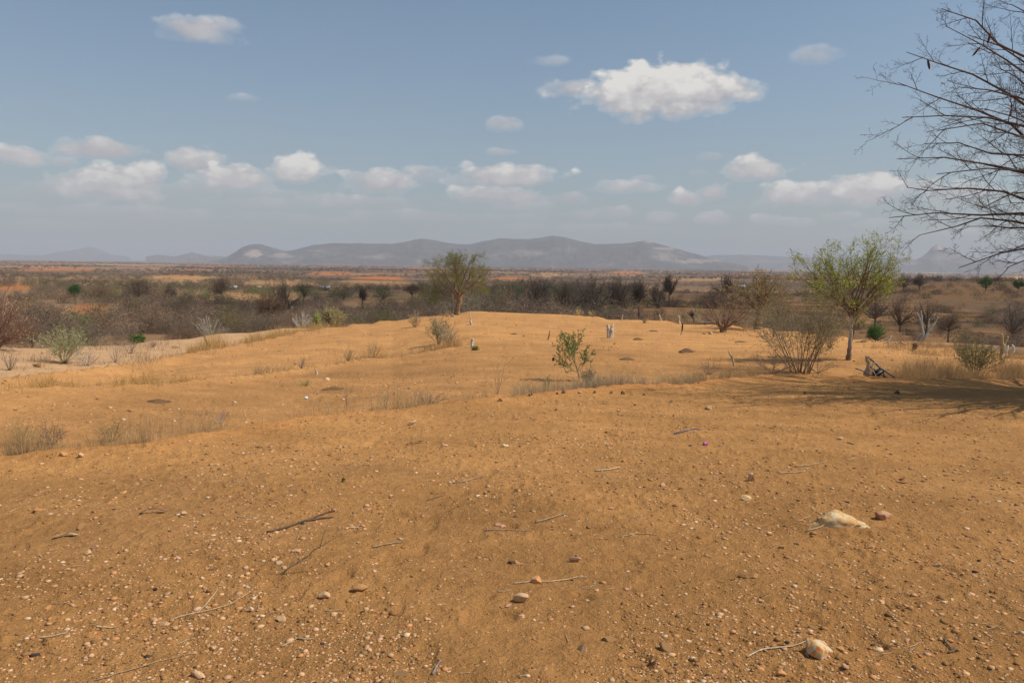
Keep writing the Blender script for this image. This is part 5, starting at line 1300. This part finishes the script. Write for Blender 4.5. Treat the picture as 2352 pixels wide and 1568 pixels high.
def bush_mesh(kind, seed, n=1700, wd=.011):
    w = 1.0; h = [.55, .72, .62, .48][seed % 4]
    mb = MB()
    V, C = twig_dome(n, w, h, wd / 4, .11, CG[kind], seed)
    mb.add(V.reshape(-1, 3), np.arange(n * 3).reshape(-1, 3), np.repeat(C, 3, axis=0))
    for i in range(9):
        a = random.uniform(0, 6.28); e = random.uniform(.5, 1.4); L = random.uniform(.35, .55)
        P = np.array([(0, 0, -.02)] + [(math.cos(a) * math.cos(e) * L * f + random.gauss(0, .02), math.sin(a) * math.cos(e) * L * f, math.sin(e) * L * f) for f in (.33, .66, 1)])
        tube(mb, P, [.008, .006, .004, .002], 4, CG[kind] if random.random() < .85 else CG['pale'])
    o = mb.build('valley_bush', M_scrub); me = o.data; bpy.data.objects.remove(o)
    return me
VAR = {}
for kd, nn in (('grey', 5), ('brown', 4), ('dark', 3), ('olive', 3), ('green', 2), ('pale', 1)):
    VAR[kd] = [bush_mesh(kd, 10 + i) for i in range(nn)]

# open ground kept free of thicket: (px, py, half width, half height)
OPEN = [(1650, 700, 250, 27), (1570, 742, 150, 22), (2080, 712, 240, 40), (2120, 772, 260, 20), (885, 687, 125, 15), (850, 698, 70, 10), (560, 686, 135, 10), (640, 693, 75, 10), (205, 720, 62, 16), (30, 670, 55, 11), (868, 646, 100, 11), (760, 634, 70, 7), (410, 642, 90, 8), (640, 655, 80, 7), (1440, 629, 50, 6), (1200, 640, 70, 6), (1600, 645, 80, 6), (120, 622, 90, 5), (330, 614, 80, 4)]
def open_at(x, y):
    z = Hbase(x, y); px, py = proj(x, y, z); m = np.zeros(len(x), bool)
    nn = fbm(x / 25, y / 25, seed=77, octv=3)
    for a, b, c, d in OPEN: m |= np.sqrt(((px - a) / c) ** 2 + ((py - b) / d) ** 2) + nn * .5 < 1
    return m
def scatter(N, r0, r1, pw, keep_open=.06):
    u = RG.random(N); r = (r0 ** (1 + pw) + u * (r1 ** (1 + pw) - r0 ** (1 + pw))) ** (1 / (1 + pw))
    az = RG.uniform(-.63, .63, N); x, y = r * np.sin(az), r * np.cos(az)
    dp = np.interp(az, PK[0], PK[1])
    k = (r > dp + 5) & (~open_at(x, y) | (RG.random(N) < np.where(az > .16, .16, keep_open)))
    return x[k], y[k], r[k], az[k]
# nearer bushes, each an object
HEDGE = [(1410, 1790, 186, 245, 34, 4.5, 7.5), (1950, 2352, 190, 430, 36, 3, 5.5), (1430, 1800, 64, 84, 16, 1.2, 2.4), (1960, 2352, 62, 120, 24, 1.0, 2.4)]
x, y, r, az = scatter(900, 62, 170, .3, .03)
o_ = np.argsort(r); x, y, r, az = x[o_][:180], y[o_][:180], r[o_][:180], az[o_][:180]
rmax_ind = r.max()
LB = {'grey': 'grey leafless bush in the valley thicket beyond the hill', 'brown': 'brown leafless bush in the valley thicket beyond the hill', 'dark': 'dark leafless bush in the valley thicket beyond the hill',
      'olive': 'olive-green bush among the leafless valley thicket', 'green': 'green bush among the leafless valley thicket', 'pale': 'pale bleached bush among the valley thicket'}
for i in range(len(x)):
    kd = random.choices(['grey', 'brown', 'dark', 'olive', 'green', 'pale'], [.34, .26, .24, .1, .02, .04])[0]
    me = random.choice(VAR[kd]); o = bpy.data.objects.new('valley_bush', me); COL.objects.link(o)
    s = random.uniform(2.2, 4.6) * (1.55 if -.12 < az[i] < .13 else .9)
    if az[i] > .16: s *= .5
    o.location = (x[i], y[i], hz(x[i], y[i])); o.scale = (s, s, s * random.uniform(.75, 1.15)); o.rotation_euler = (0, 0, random.uniform(0, 6.28))
    tag(o, LB[kd], 'bush', kd + ' bushes of the valley thicket')

for a_, b_, d0, d1, n_, s0, s1 in HEDGE:
    for i in range(n_):
        d = random.uniform(d0, d1); p = on(random.uniform(a_, b_), d); kd = random.choice(['dark', 'grey', 'brown', 'dark'])
        if i < n_ * .3 and d0 > 150:
            kd = random.choice(['dark', 'olive'])
        o = bpy.data.objects.new('valley_bush', random.choice(VAR[kd])); COL.objects.link(o); s = random.uniform(s0, s1)
        o.location = p; o.scale = (s, s, s * random.uniform(.6, 1.05)); o.rotation_euler = (0, 0, random.uniform(0, 6.28))
        if d0 > 150 and b_ < 1800: tag(o, 'dark bush in the hedge-like row along the far side of the ploughed field', 'bush', 'bushes along the far side of the field')
        elif d0 > 150: tag(o, 'low bush dotted over the brown hillside at the far right', 'bush', 'bushes on the far right hillside')
        elif b_ == 1800: tag(o, 'low dark bush at the foot of the hill before the ploughed field', 'bush', 'bushes at the near side of the field')
        else: tag(o, 'low dark bush on the terraced fields at the right', 'bush', 'bushes on the right terraces')

def replicate(name, x, y, r, protos, sizes, hs, tint):
    """many bushes as one stuff mesh; protos: list of (V (t,3,3), C (t,3))"""
    mb = MB(); pid = RG.integers(0, len(protos), len(x))
    for q, (V, C) in enumerate(protos):
        k = pid == q
        if not k.any(): continue
        a = RG.uniform(0, 6.28, k.sum()); ca, sa = np.cos(a)[:, None, None], np.sin(a)[:, None, None]
        s = sizes[k][:, None, None]; z = Hn(x[k], y[k])
        X = (V[None, ..., 0] * ca - V[None, ..., 1] * sa) * s + x[k][:, None, None]
        Y = (V[None, ..., 0] * sa + V[None, ..., 1] * ca) * s + y[k][:, None, None]
        Z = V[None, ..., 2] * s * hs[k][:, None, None] + z[:, None, None]
        VV = np.stack([X, Y, Z], -1).reshape(-1, 3)
        CC = C[None] * tint[k][:, None, :]
        mb.add(VV, np.arange(len(VV)).reshape(-1, 3), np.repeat(CC.reshape(-1, 3), 3, axis=0))
    tag(mb.build(name, M_scrub), kind='stuff')
def protos(n, wd, ln, num=6):
    return [twig_dome(n, 1.0, [.62, .78, .55][i % 3], wd, ln, (1, 1, 1), 40 + i) for i in range(num)]
def tints(n, green=.12, seed=0, x=None, y=None):
    pal = np.array([CG['grey'], CG['brown'], CG['dark'], CG['olive'], CG['green']])
    g = green
    c = pal[RG.choice(5, n, p=[.36 - g / 3, .26 - g / 3, .30 - g / 3, g * .9 + .06, g * .1 + .02])]
    if x is not None:
        gn = fbm(x / 90, y / 90, seed=91, octv=3)
        c = np.where((gn > .38)[:, None] & (RG.random(n) < .35)[:, None], np.array([.17, .18, .07]), c)
        dn = fbm(x / 70 + 5, y / 70, seed=92, octv=3)
        c = c * (1 - .3 * sstep(.1, .4, dn))[:, None]
    return c * RG.uniform(.8, 1.2, (n, 1))
x, y, r, az = scatter(4200, 70, 420, .35, .02)
k = (r > rmax_ind - 8) & ((RG.random(len(r)) < np.where(az > .16, .8, 1.0))); x, y, r, az = x[k], y[k], r[k], az[k]
replicate('thicket', x, y, r, protos(240, .009, .15), RG.uniform(2.4, 5.6, len(x)) * np.where(az > .16, .55, np.where(az > -.12, 1.25, .8)), RG.uniform(.8, 1.2, len(x)), tints(len(x), .12, 0, x, y))
x, y, r, az = scatter(13000, 400, 1300, -.1, .03)
dens = fbm(x / 130, y / 130, seed=95, octv=4); k = RG.random(len(r)) < np.clip(.5 + dens * 2.2, .04, 1); x, y, r = x[k], y[k], r[k]
replicate('scrub', x, y, r, protos(60, .022, .22), RG.uniform(2.2, 5, len(x)), RG.uniform(.6, .95, len(x)), tints(len(x), .12, 0, x, y))
x, y, r, az = scatter(34000, 1200, 7500, -.7, .04)
dens = fbm(x / 300, y / 300, seed=96, octv=5); k = RG.random(len(r)) < np.clip(.42 + dens * 2.4, .03, 1); x, y, r = x[k], y[k], r[k]
replicate('far_scrub', x, y, r, protos(16, .07, .42), RG.uniform(3.5, 8, len(x)) * (1 + (r - 1200) / 6000), RG.uniform(.5, .8, len(x)), tints(len(x), .1, 0, x, y))

# trees that stand out in the valley
def vtree(label, px, py, wpx, hpx, d, col, trunk=.3, leafc=None, name='valley_tree', n=1500, shape='dome', group=None, seed=1, lw=.05, ll=.35, bare=False):
    if px > 1950 and col in ('dark', 'grey') and d < 200: hpx *= .72; wpx *= 1.05; n = 1000; col = 'brown' if px % 2 else 'grey'
    p = on(px, d); 
    # keep the crown's top where it shows: the base may sit lower, behind the thicket
    H = s_at(d, hpx); Wd = s_at(d, wpx)
    _, T = az_T(px, py); zb = CAMZ - T * d; ztop = zb + H
    H = max(ztop - p[2], 1.5)
    root = empty(name, p, label, 'tree', group, random.uniform(0, 6.28)); lean = random.uniform(-.12, .12)
    tb = MB(); r0_ = max(.1, H * .03)
    tube(tb, [(0, 0, -.3), (lean * .5 * H, 0, H * trunk * .5), (lean * .6 * H, 0, H * trunk), (lean * H, .03 * H, H * .6)], [r0_, r0_ * .8, r0_ * .7, r0_ * .3], 7, CG['pale'] if bare else (.2, .15, .11))
    out = []
    for i in range(13):
        e = random.uniform(.25, 1.35); a = i * 2.4
        grow([tb], (0, 0, H * trunk * random.uniform(.8, 1.1)), (math.cos(a) * math.cos(e), math.sin(a) * math.cos(e), math.sin(e)), (H * (1 - trunk)) * (.5 + .4 * math.sin(e)) if not bare else Wd * .5, r0_ * .5, 0,
             [dict(n=6, ang=36, wig=.15, up=.02, seg=5, t0=.2), dict(n=4, ang=40, len=.5, wig=.2, seg=4, rr=.5), dict(n=0, len=.5, seg=3, rr=.5)], out, np.array(CG[col]) * (1.2 if bare else .9))
    tb.build('trunk', M_twig, root)
    if not bare:
        cb_ = MB(); parts = []
        for q in range(5):
            f = random.uniform(.45, .75); V_, C_ = twig_dome(n // 5 + 60, Wd * f, (H * (1 - trunk * .7)) * f, lw, ll, leafc or CG[col], seed * 7 + q, hollow=.1)
            a = q * 1.26 + random.random(); k_ = Wd * .5 * (1 - f) * 1.25 if q else 0
            V_ = V_ + np.array([math.cos(a) * k_ + lean * H, math.sin(a) * k_, H * trunk * .7 + (H * (1 - trunk * .7)) * (1 - f) * (random.uniform(.1, .9) if q else 1)])
            parts.append((V_, C_))
        V = np.concatenate([p_[0] for p_ in parts]); C = np.concatenate([p_[1] for p_ in parts]); n = len(V)
        if shape == 'flat': V[..., 2] = H * .72 + (V[..., 2] - H * .72) * .55
        cb_.add(V.reshape(-1, 3), np.arange(n * 3).reshape(-1, 3), np.repeat(C, 3, axis=0)); cb_.build('crown', M_scrub, root)
    return root
VT = [
    ('dark round leafless tree standing alone left of centre in the valley', 508, 675, 46, 40, 230, 'dark', .25, None),
    ('dense dark green tree in the left part of the valley', 170, 678, 36, 24, 215, 'green', .3, (.06, .13, .03)),
    ('dark leafless tree right of the dense dark green one', 318, 674, 56, 34, 215, 'dark', .2, None),
    ('dark brown spreading tree between the two dark trees at left', 228, 680, 66, 24, 205, 'brown', .2, None),
    ('small dark tree right of the dark leafless ones at left', 390, 672, 32, 18, 225, 'dark', .2, None),
    ('tall leafless tree with pale straight trunk in the left thicket', 616, 752, 70, 84, 76, 'brown', .5, None),
    ('broken dark tree leaning in the thicket behind the tall pale-trunked one', 652, 700, 40, 58, 130, 'dark', .3, None),
    ('umbrella-shaped dark tree left of the tin-roofed hut', 699, 672, 50, 30, 200, 'dark', .3, (.17, .18, .09)),
    ('thin-trunked small tree alone on the tan clearing', 833, 690, 20, 32, 170, 'dark', .5, None),
    ('flat-topped tree on the clearing left of the crest tree', 945, 674, 40, 28, 230, 'brown', .3, (.22, .17, .10)),
    ('rounded dark tree rising above the thicket right of the crest tree', 1235, 705, 56, 86, 120, 'dark', .3, None),
    ('dark tree with upswept branches in the middle of the dark thicket', 1361, 700, 60, 80, 125, 'dark', .3, None),
    ('dark tree with climbers at the right end of the dark thicket', 1417, 695, 44, 68, 130, 'dark', .25, None),
    ('smaller dark tree between the two tall ones of the thicket', 1300, 705, 40, 62, 118, 'dark', .25, None),
    ('narrow dark tree at the near end of the ploughed field', 1468, 688, 32, 52, 150, 'dark', .4, None),
    ('tall crooked leafless tree at the far edge of the ploughed field', 1540, 680, 26, 52, 190, 'dark', .45, None),
    ('dense dark bush-like tree beside the tall crooked one', 1512, 678, 40, 34, 185, 'dark', .1, None),
    ('feathery leafless tree left of the round-crowned tree', 1662, 668, 26, 40, 210, 'dark', .4, None),
    ('low dark tree mass behind the feathery leafless tree', 1645, 680, 66, 24, 195, 'dark', .1, None),
    ('bright green tree with round crown at the far right hillside', 2261, 648, 30, 15, 330, 'green', .2, (.07, .17, .035)),
    ('green tree partly hidden by drooping twigs at the far right', 2336, 652, 20, 12, 330, 'green', .2, (.06, .15, .04)),
    ('round green tree on the terraced fields right of the white trunk', 2015, 770, 38, 30, 74, 'green', .35, (.075, .14, .03)),
    ('spreading dark tree with trunk on the terraced fields at right', 2183, 752, 48, 44, 92, 'dark', .5, None),
    ('pale-trunked leafless tree on the terraced fields', 2069, 706, 42, 34, 120, 'grey', .3, None),
    ('faint leafless tree behind the pod tree on the terraces', 2012, 712, 42, 54, 115, 'grey', .4, None),
    ('leafless tree rising from the terraces left of the spreading dark one', 2130, 722, 46, 52, 110, 'grey', .35, None),
    ('dark leafless bush-tree at the right edge of the terraces', 2330, 728, 50, 50, 110, 'dark', .15, None),
    ('tiny pale tree on the skyline of the right hill', 2075, 640, 18, 14, 330, 'grey', .3, None),
    ('grey tree on the skyline of the right hill', 2110, 642, 22, 16, 330, 'grey', .3, None),
]
for i, (lb, px, py, w_, h_, d, c, tr, lc) in enumerate(VT):
    vtree(lb, px, py, w_, h_, d, c, tr, lc, seed=20 + i, lw=.00014 * d, ll=.09 * s_at(d, h_) + .1, shape='flat' if ('umbrella' in lb or 'flat-top' in lb) else 'dome', n=2600)
vtree('twisted black dead tree standing in the ploughed field', 1592, 708, 32, 34, 105, 'dark', .3, None, bare=True)
for i, (px, py, w_, h_, d) in enumerate(((790, 672, 50, 12, 235), (1010, 668, 60, 14, 240), (1130, 668, 60, 16, 215), (1190, 672, 50, 16, 205), (470, 680, 60, 14, 230), (700, 665, 50, 12, 250), (610, 664, 56, 12, 250), (880, 666, 44, 14, 240), (1700, 656, 40, 10, 300), (1460, 655, 40, 9, 300))):
    vtree('green-crowned tree in the leafy line across the valley floor', px, py, w_ * 1.7, h_ * .8, d, 'olive', .05, (.19, .20, .085), seed=60 + i, lw=.035, ll=.6, n=1400, group='leafy trees across the valley floor')

# huts far off
def hut(label, px, d, w, dp_, h, roofc, wallc, rz=0.0):
    p = on(px, d); root = empty('hut', (p[0], p[1], p[2] + .2), label, 'hut', None, rz)
    mb = MB(); V = [(sx_ * w / 2, sy_ * dp_ / 2, z) for z in (-.6, h) for sy_ in (-1, 1) for sx_ in (-1, 1)] + [(-w / 2, 0, h + dp_ * .22), (w / 2, 0, h + dp_ * .22)]
    mb.add(V[:8], [(0, 2, 3, 1), (0, 1, 5, 4), (2, 6, 7, 3), (0, 4, 6, 2), (1, 3, 7, 5)]); mb.add([V[4], V[6], V[8], V[5], V[7], V[9]], [(0, 1, 2), (4, 3, 5)])
    mb.build('wall', mat_plain('hut_wall', wallc, .9, .1), root)
    rb = MB(); e = .35
    for sy_ in (-1, 1):
        A = [(-w / 2 - e, sy_ * (dp_ / 2 + e), h - .15), (w / 2 + e, sy_ * (dp_ / 2 + e), h - .15), (w / 2 + e, 0, h + dp_ * .22 + .06), (-w / 2 - e, 0, h + dp_ * .22 + .06)]
        B_ = [(a, b_, c + .06) for a, b_, c in A]
        rb.add(A + B_, [(0, 1, 2, 3), (7, 6, 5, 4), (0, 4, 5, 1), (1, 5, 6, 2), (2, 6, 7, 3), (3, 7, 4, 0)])
    rb.build('roof', mat_plain('hut_roof', roofc, .5, .5), root)
    db = MB(); db.add([(-.45, -dp_ / 2 - .04, -.5), (.45, -dp_ / 2 - .04, -.5), (.45, -dp_ / 2 - .04, 1.6), (-.45, -dp_ / 2 - .04, 1.6), (-.45, -dp_ / 2 + .02, -.5), (.45, -dp_ / 2 + .02, -.5), (.45, -dp_ / 2 + .02, 1.6), (-.45, -dp_ / 2 + .02, 1.6)], [(0, 1, 2, 3), (0, 3, 7, 4), (1, 5, 6, 2), (3, 2, 6, 7)])
    db.build('door', mat_plain('hut_door', (.12, .09, .07)), root)
hut('grey tin-roofed hut among the bushes left of the clearing', 747, 330, 3.2, 2.6, 1.0, (.34, .38, .40), (.3, .22, .15), .25)
hut('small white-walled house beside the lone dark round tree', 537, 340, 2.6, 2, .8, (.45, .44, .42), (.55, .52, .48), .1)
hut('low pale house right of the white-walled one', 590, 345, 4.6, 2, .8, (.42, .3, .2), (.5, .4, .28), -.1)
hut('white-roofed hut in the plain right of the tall crooked tree', 1700, 520, 4, 2.6, 1, (.6, .62, .64), (.5, .36, .26), .1)
